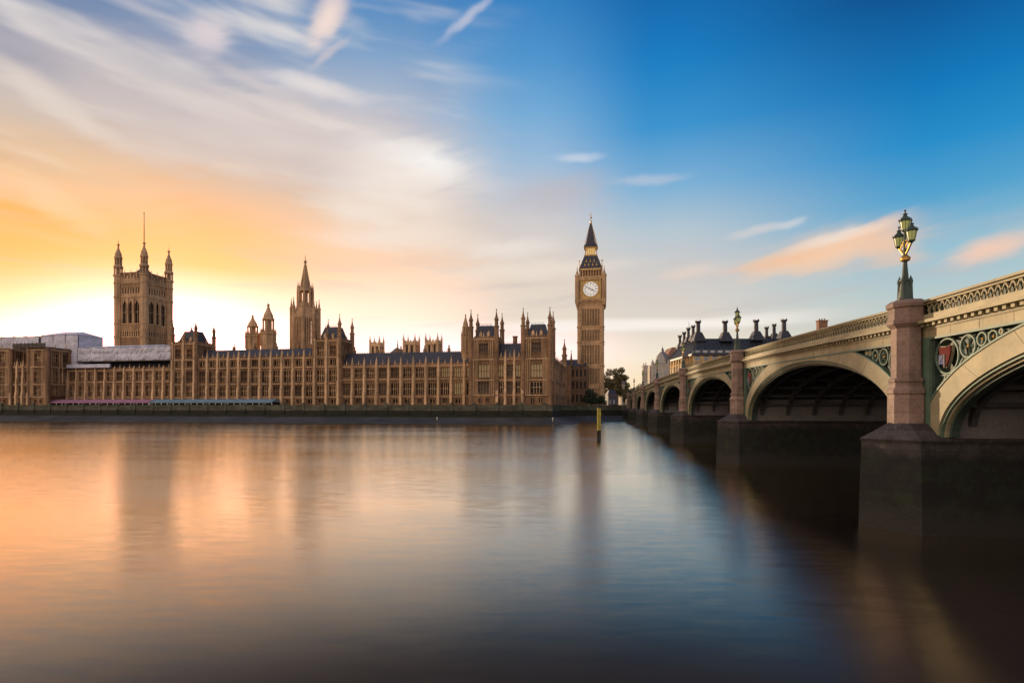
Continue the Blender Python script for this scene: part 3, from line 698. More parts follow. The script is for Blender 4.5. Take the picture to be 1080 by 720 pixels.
# ------------------------------------------------------------------ square flag tower (south west)
VT = ((152-540)/580*345, 345.0)
vt = empty('flag_tower', (*VT, 0), PR, 'massive square stone tower with four crowned corner turrets and a tall bare flagpole', 'tower')
VW = 9.6
b = MB(); b.use('stone')
zv = [8, 30, 48, 57, 72.5, 79, 84.5, 88.6]
b.box(-VW+.8, VW-.8, -VW+.8, VW-.8, 8, 88.6)
for q in range(4):
    ca, sa = math.cos(q*math.pi/2), math.sin(q*math.pi/2)
    b.xf = lambda a, d, z, ca=ca, sa=sa: (ca*a+sa*(VW-d), sa*a-ca*(VW-d), z)
    b.use('stone_tower')
    b.use('stone'); b.box(-VW+.8, VW-.8, 0, .8, 8, 49.5); b.use('stone_tower')
    b.box(-VW+.8, VW-.8, 0, .8, 52.5, 56.5); b.box(-VW+.8, VW-.8, -.3, .8, 56.5, 57.2); b.box(-VW+.8, VW-.8, -.3, .8, 48.6, 49.2)
    for k in range(9): b.box(-6.4+k*1.6-.35, -6.4+k*1.6+.35, .1, .8, 49.5, 52.5)
    b.use('glass'); b.box(-6.6, 6.6, .66, .74, 49.5, 52.5); b.use('stone_tower')
    # three tall belfry lights
    b.box(-VW+.8, -6.0, 0, .8, 57.2, 71.3); b.box(6.0, VW-.8, 0, .8, 57.2, 71.3)
    for x in (-2.05, 2.05): b.box(x-.55, x+.55, -.5, .8, 57.2, 72.5)
    b.box(-VW+.8, VW-.8, 0, .8, 71.3, 73)
    b.use('glass'); b.box(-6.0, 6.0, .72, .78, 57.2, 71.3); b.use('stone_tower')
    for x in (-4.3, 0, 4.3):
        b.box(x-.1, x+.1, .4, .7, 57.2, 71.3); b.box(x-1.6, x+1.6, .45, .7, 64, 64.3)
        b.add([(x-1.6,.1,71.3),(x-1.6,.1,68.4),(x,.1,71.3)], [(0,1,2)]); b.add([(x+1.6,.1,71.3),(x,.1,71.3),(x+1.6,.1,68.4)], [(0,1,2)])
    b.box(-VW+.8, VW-.8, -.4, .8, 73, 73.7)
    # row of small lights
    b.box(-VW+.8, VW-.8, 0, .8, 73.7, 75.4); b.box(-VW+.8, VW-.8, 0, .8, 79, 81.5)
    for k in range(8):
        x = -6.65+k*1.9; b.box(x-.5, x+.5, 0, .8, 75.4, 79)
    b.use('glass'); b.box(-6.6, 6.6, .6, .7, 75.4, 79); b.use('stone_tower')
    b.box(-VW+.8, VW-.8, .78, .8, 9, 10)
    for k in range(17): b.box(-6.4+k*.8-.12, -6.4+k*.8+.12, -.3, .03, 53, 56.3)
    for k in range(13): b.box(-6.4+k*1.067-.13, -6.4+k*1.067+.13, -.3, .03, 79.2, 84.4)
    for k in range(17): b.box(-6.4+k*.8-.12, -6.4+k*.8+.12, -.3, .03, 30, 48.5)
    b.box(-VW+.8, VW-.8, -.5, .8, 81.5, 82.3); b.box(-VW+.8, VW-.8, -.3, .4, 82.3, 84.6)
    for k in range(7): b.box(-6.6+k*2.2-.6, -6.6+k*2.2+.6, -.3, .3, 84.6, 86.2)
    for x in (-4.4, 0, 4.4): b.lathe(x, 0, pinnacle_prof(84.6, .5, 5.5), 8)
    b.xf = None
vtb = b.build('shaft', vt)
b = MB().use('stone_tower')
R0 = 2.35
b.lathe(0, 0, [(8,R0),(86,R0)], 8, OCT)
for z in (30, 42, 48.9, 56.9, 73.3, 81.9): b.lathe(0, 0, [(z-.4,R0+.3),(z+.4,R0+.3)], 8, OCT)
for k in range(8):
    a = OCT+k*math.pi/4
    for z0, z1 in ((87,91.2),(93,97)):
        rr = R0*.86 if z0 < 90 else R0*.7; b.box(rr*math.cos(a)-.3, rr*math.cos(a)+.3, rr*math.sin(a)-.3, rr*math.sin(a)+.3, z0, z1)
b.lathe(0, 0, [(86,R0*1.22),(87,R0*1.22)], 8, OCT); b.lathe(0,0,[(87,R0*.35),(97,R0*.35)],8)
b.lathe(0, 0, [(91.2,R0*1.12),(92,R0*1.18),(93,R0*.92)], 8, OCT)
b.lathe(0, 0, [(97,R0*.95),(97.8,R0*1.0),(98.3,R0*.86),(100,R0*.78),(101.6,R0*.5),(103.2,R0*.26),(105,R0*.16),(105.2,R0*.34),(105.9,R0*.34),(106.1,R0*.1),(108.6,.05)], 8, OCT)
tm = b.mesh('turret')
for x, y in ((-1,-1),(1,-1),(1,1),(-1,1)): put('turret', tm, vt, (x*(VW-.3), y*(VW-.3), 0))
b = MB().use('iron_black'); b.lathe(0, 0, [(88,.5),(95,.42),(110,.28),(127.3,.14),(127.4,.35),(127.9,.35),(128,.05)], 10); b.frus(-4,4,-4,4,88.6,-.6,.6,-.6,.6,94); b.build('flagpole', vt)
b = MB().use('slate'); b.frus(-8,8,-8,8,88.6,-3,3,-3,3,90.4); b.build('roof', vt)

# ------------------------------------------------------------------ octagonal lantern spire in the middle
def at(px, Y): return ((px-540)/580*Y, Y)
p = at(322, 300)
ct = empty('octagonal_spire', (*p, 0), PR, 'tall octagonal stone lantern tower tapering to a slender openwork spire', 'tower')
b = MB().use('stone'); b.lathe(0,0,[(8,7.9),(30,7.9)],8,OCT); b.lathe(0,0,[(30,8.2),(38,7.6),(40,7.3)],8,OCT)
b.lathe(0,0,[(40,3.0),(54,3.0)],8,OCT)
b.use('stone_tower')
b.lathe(0,0,[(54,7.5),(55.4,7.5),(56,7.1),(57.4,7.0)],8,OCT)
for k in range(8):
    a = OCT+k*math.pi/4; ca, sa = math.cos(a), math.sin(a)
    b.lathe(7.2*ca, 7.2*sa, [(34,.95),(57,.85)]+pinnacle_prof(57,.8,8)[1:], 8)
    a2 = a+math.pi/8
    for q in (-1.9, -.95, 0, .95, 1.9):
        x, y = 6.55*math.cos(a2)-q*math.sin(a2), 6.55*math.sin(a2)+q*math.cos(a2); b.lathe(x, y, [(40,.36),(54,.36)], 6)
    for z in (43.5, 47, 50.5):
        x, y = 6.6*math.cos(a2), 6.6*math.sin(a2); b.strut((x-2.4*-math.sin(a2)*-1, y-2.4*math.cos(a2), z), (x+2.4*-math.sin(a2), y+2.4*math.cos(a2), z), .2)
b.lathe(0,0,[(57.4,6.3),(60,5.2),(60.4,4.3)],8,OCT)
b.build('lantern', ct)
b = MB().use('stone_tower')
b.lathe(0,0,[(60.4,1.3),(69,1.3)],8,OCT); b.lathe(0,0,[(60.4,3.9),(62.6,3.9)],8,OCT)
for k in range(8):
    a = OCT+k*math.pi/4; b.lathe(3.9*math.cos(a), 3.9*math.sin(a), [(58,.72),(69.5,.6)]+pinnacle_prof(69.5,.42,4.5)[1:], 8)
b.lathe(0,0,[(69,4.2),(69.9,4.2),(70.5,3.2)],8,OCT)
b.build('upper_stage', ct)
b = MB().use('stone_tower'); b.lathe(0,0,[(70.5,3.2),(72,2.6),(84.5,.45),(85,.8),(85.8,.8),(86,.25),(89.4,.06)],8,OCT)
for k in range(8):
    a = OCT+k*math.pi/4
    for j in range(8):
        f = j/8; z = 72+f*12; r = 2.6+(.45-2.6)*f; b.box(r*math.cos(a)-.16, r*math.cos(a)+.16, r*math.sin(a)-.16, r*math.sin(a)+.16, z, z+.5)
b.build('spire', ct)

# ------------------------------------------------------------------ lesser towers behind the river front
def vent_tower(px, Y, w, zt, ztop, label, key='stone_tower', slim=False):
    x, y = at(px, Y); e = empty('vent_turret', (x, y, 0), PR, label, 'tower', 'ventilation turrets behind the river front')
    b = MB().use(key); r = w/2*1.06
    b.lathe(0,0,[(8,r),(zt,r),(zt,r*1.14),(zt+.8,r*1.14),(zt+.9,r*.95)],8,OCT)
    for k in range(8):
        a = OCT+k*math.pi/4; b.lathe(r*math.cos(a), r*math.sin(a), [(zt-6,.35),(zt+.8,.35)]+pinnacle_prof(zt+.8,.35,2.6)[1:], 6)
    b.build('shaft', e)
    b = MB().use(key); h = ztop-zt
    b.lathe(0,0,[(zt+.9,r*.42),(zt+h*.45,r*.42)],8,OCT)
    for k in range(8):
        a = OCT+k*math.pi/4; b.lathe(r*.72*math.cos(a), r*.72*math.sin(a), [(zt+.8,.3),(zt+h*.45,.28)], 6)
    b.lathe(0,0,[(zt+h*.45,r*.85),(zt+h*.49,r*.85),(zt+h*.52,r*.7),(zt+h*.62,r*.62),(zt+h*.75,r*.34),(zt+h*.9,r*.12),(zt+h*.91,r*.2),(zt+h*.94,r*.2),(zt+h,.03)],8,OCT)
    b.build('cap', e); return e
vent_tower(266.5, 282, 6.4, 42.0, 53.5, 'shorter of the two octagonal turrets left of the openwork spire')
vent_tower(283, 282, 6.8, 43.5, 59.5, 'taller of the two octagonal turrets left of the openwork spire')
vent_tower(491, 231.5, 3.0, 35.0, 45.6, 'slim octagonal turret rising behind the left shoulder of the riverside pavilion')
def square_tower(px, Y, w, zt, label):
    x, y = at(px, Y); e = empty('square_tower', (x, y, 0), PR, label, 'tower', 'small square towers behind the roofs')
    b = MB().use('stone_light'); h = w/2
    b.box(-h, h, -h, h, 8, zt-6.4); b.box(-h+.5, h-.5, -h+.5, h-.5, zt-6.4, zt-1.6); b.box(-h-.2, h+.2, -h-.2, h+.2, zt-1.6, zt-.8); b.box(-h, h, -h, h, zt-.8, zt)
    for q in range(4):
        ca, sa = math.cos(q*math.pi/2), math.sin(q*math.pi/2)
        b.xf = lambda a, d, z, ca=ca, sa=sa: (ca*a+sa*(h-d), sa*a-ca*(h-d), z)
        for xx in (-h+.5, 0, h-.5): b.box(xx-.5, xx+.5, 0, .5, zt-6.4, zt-1.6)
        for k in range(4): b.box(-h+.3+k*w/4, -h+.3+k*w/4+w/8, 0, .4, zt, zt+.8)
        b.xf = None
    so_ = b.build('shaft', e)
    b = MB().use('stone_light'); b.lathe(0,0,[(zt-7,.55),(zt,.5)]+pinnacle_prof(zt,.5,4.2)[1:],8,OCT); me = b.mesh('pinnacle')
    for sx, sy in ((-1,-1),(1,-1),(1,1),(-1,1)): put('pinnacle', me, e, (sx*h, sy*h, 0))
    b = MB().use('glass')
    for xx in (-1, 1): b.box(xx*w*.22-.45, xx*w*.22+.45, -h+.35, -h+.42, zt-6, zt-2)
    b.build('louvre', e)
    return e
square_tower(397.5, 300, 5.4, 40.6, 'small square pinnacled tower nearest the openwork spire')
square_tower(434, 296, 6.4, 41.0, 'middle one of the three small square pinnacled towers')
square_tower(457.5, 293, 6.6, 41.0, 'small square pinnacled tower nearest the riverside pavilion')
x, y = at(418, 310); e = empty('great_hall', (x, y, 0), PR, 'broad gabled hall roof peeping over the slate roofs between two square towers', 'hall')
b = MB().use('stone'); b.box(-7, 7, 0, 40, 6.4, 34); b.build('wall', e)
b = MB().use('lead'); b.add([(-7.5,-.3,34),(7.5,-.3,34),(0,-.3,39.6),(-7.5,40,34),(7.5,40,34),(0,40,39.6)], [(0,1,2),(5,4,3),(0,2,5,3),(1,4,5,2),(0,3,4,1)]); b.build('roof', e)
b = MB().use('stone'); b.lathe(0,0,pinnacle_prof(36,.55,8),8,OCT); b.build('pinnacle', e, (.9,-.2,0))
x, y = at(83, 268); e = empty('roof_turret', (x, y, 0), PR, 'little dark open lantern turret poking up beside the tall white sheeting', 'turret')
b = MB().use('stone_dark'); b.lathe(0,0,[(8,1.6),(36,1.6),(36,1.9),(36.6,1.9)],8,OCT); b.build('shaft', e)
b = MB().use('stone_dark'); b.lathe(0,0,[(36.6,1.2),(38.2,1.2),(38.3,1.5),(38.6,1.5),(39.2,1.0),(40.2,.5),(41.2,.15),(42,.05)],8,OCT); b.build('cap', e)

# low court blocks between the return range and the clock tower
e = empty('court_range', pal(-4, 66), PR, 'shadowed low stone range with paired pinnacles beside the foot of the clock tower', 'building')
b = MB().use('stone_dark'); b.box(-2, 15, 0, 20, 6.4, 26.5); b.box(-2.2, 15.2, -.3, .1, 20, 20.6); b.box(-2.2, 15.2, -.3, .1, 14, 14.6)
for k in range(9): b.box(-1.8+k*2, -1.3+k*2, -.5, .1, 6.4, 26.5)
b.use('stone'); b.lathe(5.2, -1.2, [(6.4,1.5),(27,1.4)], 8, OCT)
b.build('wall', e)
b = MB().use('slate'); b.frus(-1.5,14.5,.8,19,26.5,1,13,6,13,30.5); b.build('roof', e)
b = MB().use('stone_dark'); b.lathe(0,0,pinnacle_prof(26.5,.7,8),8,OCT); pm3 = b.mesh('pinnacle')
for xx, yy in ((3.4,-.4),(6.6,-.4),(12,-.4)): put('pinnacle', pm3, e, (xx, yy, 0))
b = MB().use('glass')
for k in range(8):
    for z0, z1 in ((9,12.5),(15.5,19),(21.5,25)): b.box(-1.0+k*2, -.1+k*2, -.06, .02, z0, z1)
b.build('window_row', e)

# ------------------------------------------------------------------ clock tower
CT = at(623.2, 283); TR = R(-9.2)
ck = empty('clock_tower', (*CT, 0), TR, 'tall slender clock tower with white dials, gilded belfry and pointed spire', 'clock tower')
h = 6.05
def around(b, half, fn):
    for q in range(4):
        ca, sa = math.cos(q*math.pi/2), math.sin(q*math.pi/2)
        b.xf = lambda a, d, z, ca=ca, sa=sa: (ca*a+sa*(half-d), sa*a-ca*(half-d), z)
        fn(q); b.xf = None
b = MB().use('stone_dark'); b.box(-h+.7, h-.7, -h+.7, h-.7, 6.4, 58)  # dark core colour paints the shade between the paler ribs
def shaft(q):
    b.use('stone_tower')
    bands = [6.4, 17.2, 27.2, 38.9, 46.6, 57.2]
    for z0, z1 in zip(bands, bands[1:]):
        b.box(-h+1.4, h-1.4, -.22, .75, z1-1.5, z1); b.box(-h+1.4, h-1.4, -.3, .75, z1-.3, z1+.25)
        b.box(-h+1.4, h-1.4, 0, .75, z0, z0+.8)
        nr = 14
        for k in range(nr+1):
            x = -h+1.5+k*(2*h-3.0)/nr; wd = .25 if k % 2 == 0 else .12
            b.box(x-wd, x+wd, -.28 if k % 2 == 0 else .05, .75, z0+.8, z1-1.5)
        b.box(-h+1.5, h-1.5, .42, .75, (z0+z1)/2-.15, (z0+z1)/2+.15)
    b.use('glass')
    for z0, z1 in zip(bands, bands[1:]):
        for k in (2, 3, 6, 7, 10, 11):
            x = -h+1.5+(k+.5)*(2*h-3.0)/14; b.box(x-.11, x+.11, .60, .69, z0+2.0, z0+(z1-z0)*.42)
around(b, h, shaft)
b.use('stone_tower')
for sx, sy in ((-1,-1),(1,-1),(1,1),(-1,1)):
    b.lathe(sx*(h-.55), sy*(h-.55), [(6.4,1.5),(17,1.5),(17.2,1.3),(57.6,1.25)], 8, OCT)
    for z in (17.2, 27.2, 38.9, 46.6): b.lathe(sx*(h-.55), sy*(h-.55), [(z-.35,1.55),(z+.35,1.55)], 8, OCT)
b.build('shaft', ck)
hc = 7.0
b = MB().use('stone_tower')
b.frus(-h, h, -h, h, 57.2, -hc, hc, -hc, hc, 59.6); b.box(-hc+.5, hc-.5, -hc+.5, hc-.5, 59.6, 71.6)
def clockst(q):
    b.use('stone_tower')
    b.box(-hc+.6, hc-.6, -.2, .5, 59.6, 60.4); b.box(-hc+.6, hc-.6, -.25, .5, 70.4, 71.6)
    for k in range(13): b.box(-5.4+k*.9-.14, -5.4+k*.9+.14, -.3, .5, 57.6+1.6, 60.5)
    b.use('gilt_stone')
    f = 4.55
    for (x0,x1,z0,z1) in ((-f-.45,-f,61,70),(f,f+.45,61,70),(-f-.45,f+.45,60.5,61),(-f-.45,f+.45,70,70.4)): b.box(x0,x1,-.25,.5,z0,z1)
    b.box(-f, f, .30, .5, 61, 70)
around(b, hc, clockst)
b.use('stone_tower')
for sx, sy in ((-1,-1),(1,-1),(1,1),(-1,1)): b.lathe(sx*(hc-.3), sy*(hc-.3), [(57.4,.7),(59,1.2),(71.6,1.2),(72,1.35),(72.4,1.35)]+pinnacle_prof(72.4,.5,4.6)[1:], 8, OCT)
cs = b.build('clock_stage', ck)
def clock_face():
    b = MB().use('opal'); zc = 65.5; N = 48; r = 3.75
    b.add([(r*math.cos(2*math.pi*k/N), 0, zc+r*math.sin(2*math.pi*k/N)) for k in range(N)], [tuple(range(N))])
    b.use('gold'); b.torus((0,-.02,zc), (1,0,0), (0,0,1), r+.12, .17, 48, 6)
    b.use('iron_black'); b.torus((0,-.02,zc), (1,0,0), (0,0,1), 3.35, .05, 48, 4); b.torus((0,-.02,zc), (1,0,0), (0,0,1), 2.45, .05, 48, 4); b.torus((0,-.02,zc),(1,0,0),(0,0,1),1.0,.05,30,4)
    for k in range(12):
        a = 2*math.pi*k/12; d = Vector((math.sin(a), 0, math.cos(a))); t = Vector((math.cos(a),0,-math.sin(a)))
        for o in ((-.16, 0, .16) if k % 3 == 0 else (-.09, .09)):
            p0 = d*2.55+t*o; p1 = d*3.25+t*o; b.strut((p0.x,-.03,zc+p0.z),(p1.x,-.03,zc+p1.z),.055)
        p0 = d*1.0; p1 = d*2.4; b.strut((p0.x,-.02,zc+p0.z),(p1.x,-.02,zc+p1.z),.03)
    me = b.mesh('dial')
    hb = MB().use('iron_black')
    def hand(ang, L, w, y):
        a = R(ang); d = Vector((math.sin(a),0,math.cos(a))); t = Vector((math.cos(a),0,-math.sin(a)))
        pts = [d*-.7+t*w*.8, d*-.7-t*w*.8, d*L*.8-t*w, d*L, d*L*.8+t*w]
        hb.loft([(q.x, y, zc+q.z) for q in pts], [(q.x, y-.06, zc+q.z) for q in pts])
    hand(118, 2.3, .22, -.10); hand(298, 3.3, .14, -.18)
    return me, hb.mesh('clock_hands')
dm, hm = clock_face()
for q in range(4):
    a = q*math.pi/2; loc = ((hc-.22)*math.sin(a), -(hc-.22)*math.cos(a), 0)
    d_ = put('dial', dm, ck, loc, a); put('hands', hm, d_, (0,0,0))
b = MB().use('stone_dark'); b.box(-5.0,5.0,-5.0,5.0,71.6,75.6); b.use('gilt_stone')
def belf(q):
    b.use('stone_tower')
    for k in range(9): b.box(-5.4+k*1.35-.28, -5.4+k*1.35+.28, 0, .6, 71.6, 75.2)
    b.use('gilt_stone'); b.box(-5.9, 5.9, -.3, .7, 75.2, 76.2); b.box(-5.7,5.7,-.1,.3,71.6,72.3)
around(b, 5.6, belf)
b.build('belfry', ck)
b = MB().use('slate'); b.frus(-5.7,5.7,-5.7,5.7,76.2,-3.3,3.3,-3.3,3.3,83.2)
b.use('gold')
def dorm(q):
    for r_, z in ((0,77.6),(1,79.7)):
        for k in range(4-r_):
            x = -2.9+r_*.7+k*1.95; yy = (z-76.2)*2.4/7.0
            b.add([(x-.4,yy-.25,z),(x+.4,yy-.25,z),(x,yy-.05,z+1.2)], [(0,1,2)]); b.box(x-.06,x+.06,yy-.1,yy+.1,z+1.1,z+1.7)
around(b, 5.7, dorm)
b.build('lower_roof', ck)
b = MB().use('belfry_lit'); b.box(-2.2,2.2,-2.2,2.2,83.2,87.6); b.use('gilt_stone'); b.box(-3.3,3.3,-3.3,3.3,83.2,83.8)
def lant(q):
    b.use('gilt_stone')
    for k in range(6): b.box(-2.75+k*1.1-.17, -2.75+k*1.1+.17, 0, .4, 83.8, 87.4)
    b.box(-3.1,3.1,-.1,.5,87.2,88.0)
around(b, 2.95, lant)
b.build('lantern', ck)
b = MB().use('slate'); b.frus(-3.5,3.5,-3.5,3.5,88.0,-2.3,2.3,-2.3,2.3,90.0); b.frus(-2.3,2.3,-2.3,2.3,90.0,-.25,.25,-.25,.25,101)
b.use('gold')
for sx, sy in ((-1,-1),(1,-1),(1,1),(-1,1)): b.strut((sx*3.3,sy*3.3,88.2),(sx*.25,sy*.25,101),.12)
b.build('spire', ck)
b = MB().use('gold'); b.lathe(0,0,[(100.6,.3),(101.5,.55),(102,.2),(103.2,.16),(103.4,.5),(103.9,.5),(104.1,.12),(107,.05)],8); b.box(-.7,.7,-.06,.06,105,105.2); b.build('finial', ck)
b = MB().use('gold'); b.lathe(0,0,[(76.2,.16),(79.6,.1),(79.7,.4),(80.2,.4),(80.4,.05)],6); fm = b.mesh('roof_finial')
for sx, sy in ((-1,-1),(1,-1),(1,1),(-1,1)): put('roof_finial', fm, ck, (sx*5.7, sy*5.7, 0))

# ------------------------------------------------------------------ terrace marquees
def marquee(name, t0, t1, n0, n1, label, key, end_white=False):
    e = empty(name, pal(t0, n0, 6.4), PR, label, 'marquee', 'long marquees on the palace terrace')
    w, d = t1-t0, n1-n0
    nseg = max(3, round(w/6)); b = MB().use(key)
    for k in range(nseg):
        x0, x1 = w*k/nseg, w*(k+1)/nseg; xm = (x0+x1)/2
        b.add([(x0,-.3,2.2),(x1,-.3,2.2),(x1,-.3,1.75),(x0,-.3,1.75),(x0,d/2,3.5),(x1,d/2,3.5),(x0,d,2.2),(x1,d,2.2),(xm,d/2,3.35)], [(3,2,1,0),(0,1,5,8,4),(5,7,6,4,8)])
    b.add([(0,-.3,2.2),(0,d/2,3.5),(0,d,2.2)], [(0,1,2)]); b.add([(w,-.3,2.2),(w,d/2,3.5),(w,d,2.2)], [(2,1,0)])
    b.build('canopy', e)
    pb = MB().use('white_paint'); pb.box(-.09,.09,-.09,.09,0,2.1); pm_ = pb.mesh('post')
    for k in range(nseg*2+1): put('post', pm_, e, (w*k/(nseg*2), -.15, 0))
    b = MB().use('glass'); b.box(.2, w-.2, d-.3, d-.2, 0, 2.0); b.use('white_paint')
    k = 1.
    while k < w: b.box(k, k+.7, .8, 1.5, .0, .75); k += 3.1      # white-clothed tables under the canopy
    b.build('tables', e)
    return e
marquee('marquee', -237.5, -181.0, 1.2, 7.6, 'long mauve-roofed marquee on the terrace nearest the sheeted pavilion', 'pink_canvas')
marquee('marquee', -180.4, -119.5, 1.2, 7.6, 'long blue-roofed marquee on the terrace below the central range', 'blue_canvas')
e = empty('catering_tent', pal(-243.8, 1.2, 6.4), PR, 'small white tent at the pavilion end of the mauve marquee', 'tent')
b = MB().use('white_paint'); b.box(0,5.4,0,4.5,0,2.2); b.build('wall', e)
b = MB().use('white_paint'); b.frus(-.2,5.6,-.2,4.7,2.2,2,3.4,1.8,2.8,3.2); b.build('canopy', e)

# ------------------------------------------------------------------ bridge
SP = [-34.0, 0.0, 35.4, 73.7, 113.7, 152.0, 187.4, 219.7]      # pier centres along u
def T(u):        # top of the parapet
    t = 13.9-.00016*((31+.99*u)-123)**2; k = 12.5
    return t if t > k+.15 else k+.15*math.exp((t-k-.15)/.15)
HW = 1.8         # half thickness of a pier at the springing
ZS = 5.15
BWID = 26.0
FV = .52         # plane of the spandrel faces
br = empty('bridge', (*BO, 0), BR, 'long green and cream iron arch bridge on weed-stained granite piers', 'bridge')
# mesh space of the bridge: x = v (to the right), y = u (away)
def ell(u, uc, a, zc, bz):
    q = 1-((u-uc)/a)**2
    return zc+bz*math.sqrt(max(0, q))
def mold(b, line0, line1, v0, v1):
    """solid strip between two (u,z) polylines, from v0 to v1"""
    n = len(line0); vs = []
    for (u, z), (u1, z1) in zip(line0, line1): vs += [(v0,u,z),(v0,u1,z1),(v1,u1,z1),(v1,u,z)]
    fs = []
    for i in range(n-1):
        a, c = 4*i, 4*(i+1)
        fs += [(a,c,c+1,a+1),(a+1,c+1,c+2,a+2),(a+2,c+2,c+3,a+3),(a+3,c+3,c,a)]
    fs += [(0,1,2,3),(4*n-4+3,4*n-4+2,4*n-4+1,4*n-4)]
    b.add(vs, fs)
def arc_pts(uc, a, zc, bz, n=44):
    return [(uc+a*math.cos(math.pi-math.pi*k/n), zc+bz*math.sin(math.pi*k/n)) for k in range(n+1)]
pier_mesh = {}
for i in range(len(SP)-1):
    uL, uR = SP[i], SP[i+1]; uc = (uL+uR)/2; a = (uR-uL)/2-HW
    crown = T(uc)-2.35; rise = crown-ZS
    Tt = lambda u, d=0.: T(u)-d
    near = i <= 1
    nseg = 48
    us = [uL+(uR-uL)*k/nseg for k in range(nseg+1)]
    sp = None
    for side in (0, 1):
        fv = FV if side == 0 else BWID-FV
        sg = 1 if side == 0 else -1
        b = MB().use('cream')
        inner = arc_pts(uc, a, ZS, rise)
        ao, bo = a+1.35, rise+1.15
        outer = [(uc+ao*math.cos(math.pi-math.pi*k/44), ZS-.0+bo*math.sin(math.pi*k/44)) for k in range(45)]
        ptop = 2.05
        outer_c = [(u, min(z, T(u)-ptop)) for u, z in outer]
        mold(b, inner, outer_c, fv, fv+sg*.45)
        top1 = [(u, T(u)-1.6) for u in us]; bot1 = [(u, T(u)-ptop) for u in us]
        mold(b, bot1, top1, fv, fv+sg*.45)
        # shallow joints of the cast segments
        b.use('cream_dull')
        for k in range(3, 44, 4):
            p0, p1 = Vector(inner[k]), Vector(outer_c[k]); d = (p1-p0)
            b.strut((fv-sg*.004, p0.x, p0.y), (fv-sg*.004, p1.x, p1.y), .012)
        for k in range(2, nseg, 3):
            u_ = us[k]; b.strut((fv-sg*.003, u_, T(u_)-ptop), (fv-sg*.003, u_, T(u_)-1.6), .010)
        # stepped mouldings of the arch edge
        for st, (kk, w_, vv) in enumerate((('green', .14, .10), ('cream_dull', .13, .24), ('green_dark', .14, .40))):
            b.use(kk); s0 = sum((.14,.13,.14)[:st]); i0 = arc_pts(uc, a-s0, ZS, rise-s0); i1 = arc_pts(uc, a-s0-w_, ZS, rise-s0-w_)
            mold(b, i1, i0, fv+sg*vv, fv+sg*(vv+.4))
        b.use('green'); ou2 = [(uc+(ao+.10)*math.cos(math.pi-math.pi*k/44), ZS+(bo+.10)*math.sin(math.pi*k/44)) for k in range(45)]
        for lo_, hi_ in ((0, 14), (30, 44)):
            seg0 = [outer_c[k] for k in range(lo_, hi_+1) if ou2[k][1] < T(ou2[k][0])-ptop]; seg1 = [ou2[k] for k in range(lo_, hi_+1) if ou2[k][1] < T(ou2[k][0])-ptop]
            if len(seg0) > 2: mold(b, seg0, seg1, fv-sg*.05, fv+sg*.2)
        # upright green frames against the piers and the frame under the frieze
        b.use('green')
        for ue, sgn in ((uL, 1), (uR, -1)):
            u0 = ue+sgn*.5; u1 = ue+sgn*(HW-.62)
            lo, hi = min(u0,u1), max(u0,u1)
            b.box(min(fv-sg*.06, fv+sg*.4), max(fv-sg*.06, fv+sg*.4), lo, hi, ZS-.05, T(ue)-ptop)
            u2 = ue+sgn*(HW-.42); lo, hi = min(u1,u2), max(u1,u2)
            b.use('green_dark'); b.box(min(fv+sg*.1, fv+sg*.4), max(fv+sg*.1, fv+sg*.4), lo, hi, ZS+.5, T(ue)-ptop); b.use('green')
        mold(b, [(u, T(u)-ptop-.12) for u in us], [(u, T(u)-ptop) for u in us], fv-sg*.05, fv+sg*.3)
        # recessed panel behind the tracery
        b.use('green_dark')
        for lo_, hi_ in ((0, 18), (26, 44)):
            seg0 = [outer_c[k] for k in range(lo_, hi_+1)]; seg1 = [(u, T(u)-ptop-.02) for u, z in seg0]
            b.add([(fv+sg*.40, u, z) for u, z in seg0]+[(fv+sg*.40, u, z) for u, z in seg1], [(k, k+1, k+1+len(seg0), k+len(seg0)) for k in range(len(seg0)-1)])
        sp = b.build('spandrel', br)
        # tracery rings
        shields = []
        for ue, sgn in ((uL, 1), (uR, -1)):
            tb = MB().use('green'); edge = ue+sgn*(HW-.42)
            for k in range(5):
                best = None
                for j in range(60):
                    r = 2.0*(60-j)/60
                    if r < .14: break
                    c_u = edge+sgn*r; zt_ = T(c_u)-ptop-.14
                    c_z = zt_-r
                    ok = all(math.hypot(u-c_u, z-c_z) > r+.09 for u, z in ou2) and c_z > ell(c_u, uc, ao, ZS, bo)
                    if ok: best = (c_u, c_z, r); break
                if not best: break
                c_u, c_z, r = best
                tb.use('green'); tb.torus((fv+sg*.16, c_u, c_z), (0,1,0), (0,0,1), r-.06, .065, 32, 6)
                for q in range(4 if k else 0):
                    an = math.pi/4+q*math.pi/2; tb.torus((fv+sg*.2, c_u+math.cos(an)*r*.46, c_z+math.sin(an)*r*.46), (0,1,0), (0,0,1), r*.36, .035, 16, 4)
                tb.use('gold'); tb.lathe(fv+sg*.16, c_u, [(c_z-.06,.06),(c_z+.06,.06)], 6) if k else None
                if k == 0: shields.append(best)
                if k < 4:      # mouchettes between the rings
                    tb.use('green'); tb.strut((fv+sg*.2, c_u+sgn*r*.7, c_z-r*.75), (fv+sg*.2, c_u+sgn*r*1.2, c_z-r*1.0 if False else c_z-r*.2), .045)
                edge = c_u+sgn*(r+.02)
            c_u, c_z, r = shields[-1]
            tb.use('green'); tb.strut((fv+sg*.2, ue+sgn*(HW-.1), c_z-r*1.0), (fv+sg*.2, c_u+sgn*r*.1, c_z-r*1.02), .05)
            tb.strut((fv+sg*.2, ue+sgn*(HW-.05), c_z-r*1.9), (fv+sg*.2, c_u-sgn*r*.2, c_z-r*1.0), .05)
            tb.build('tracery', sp)
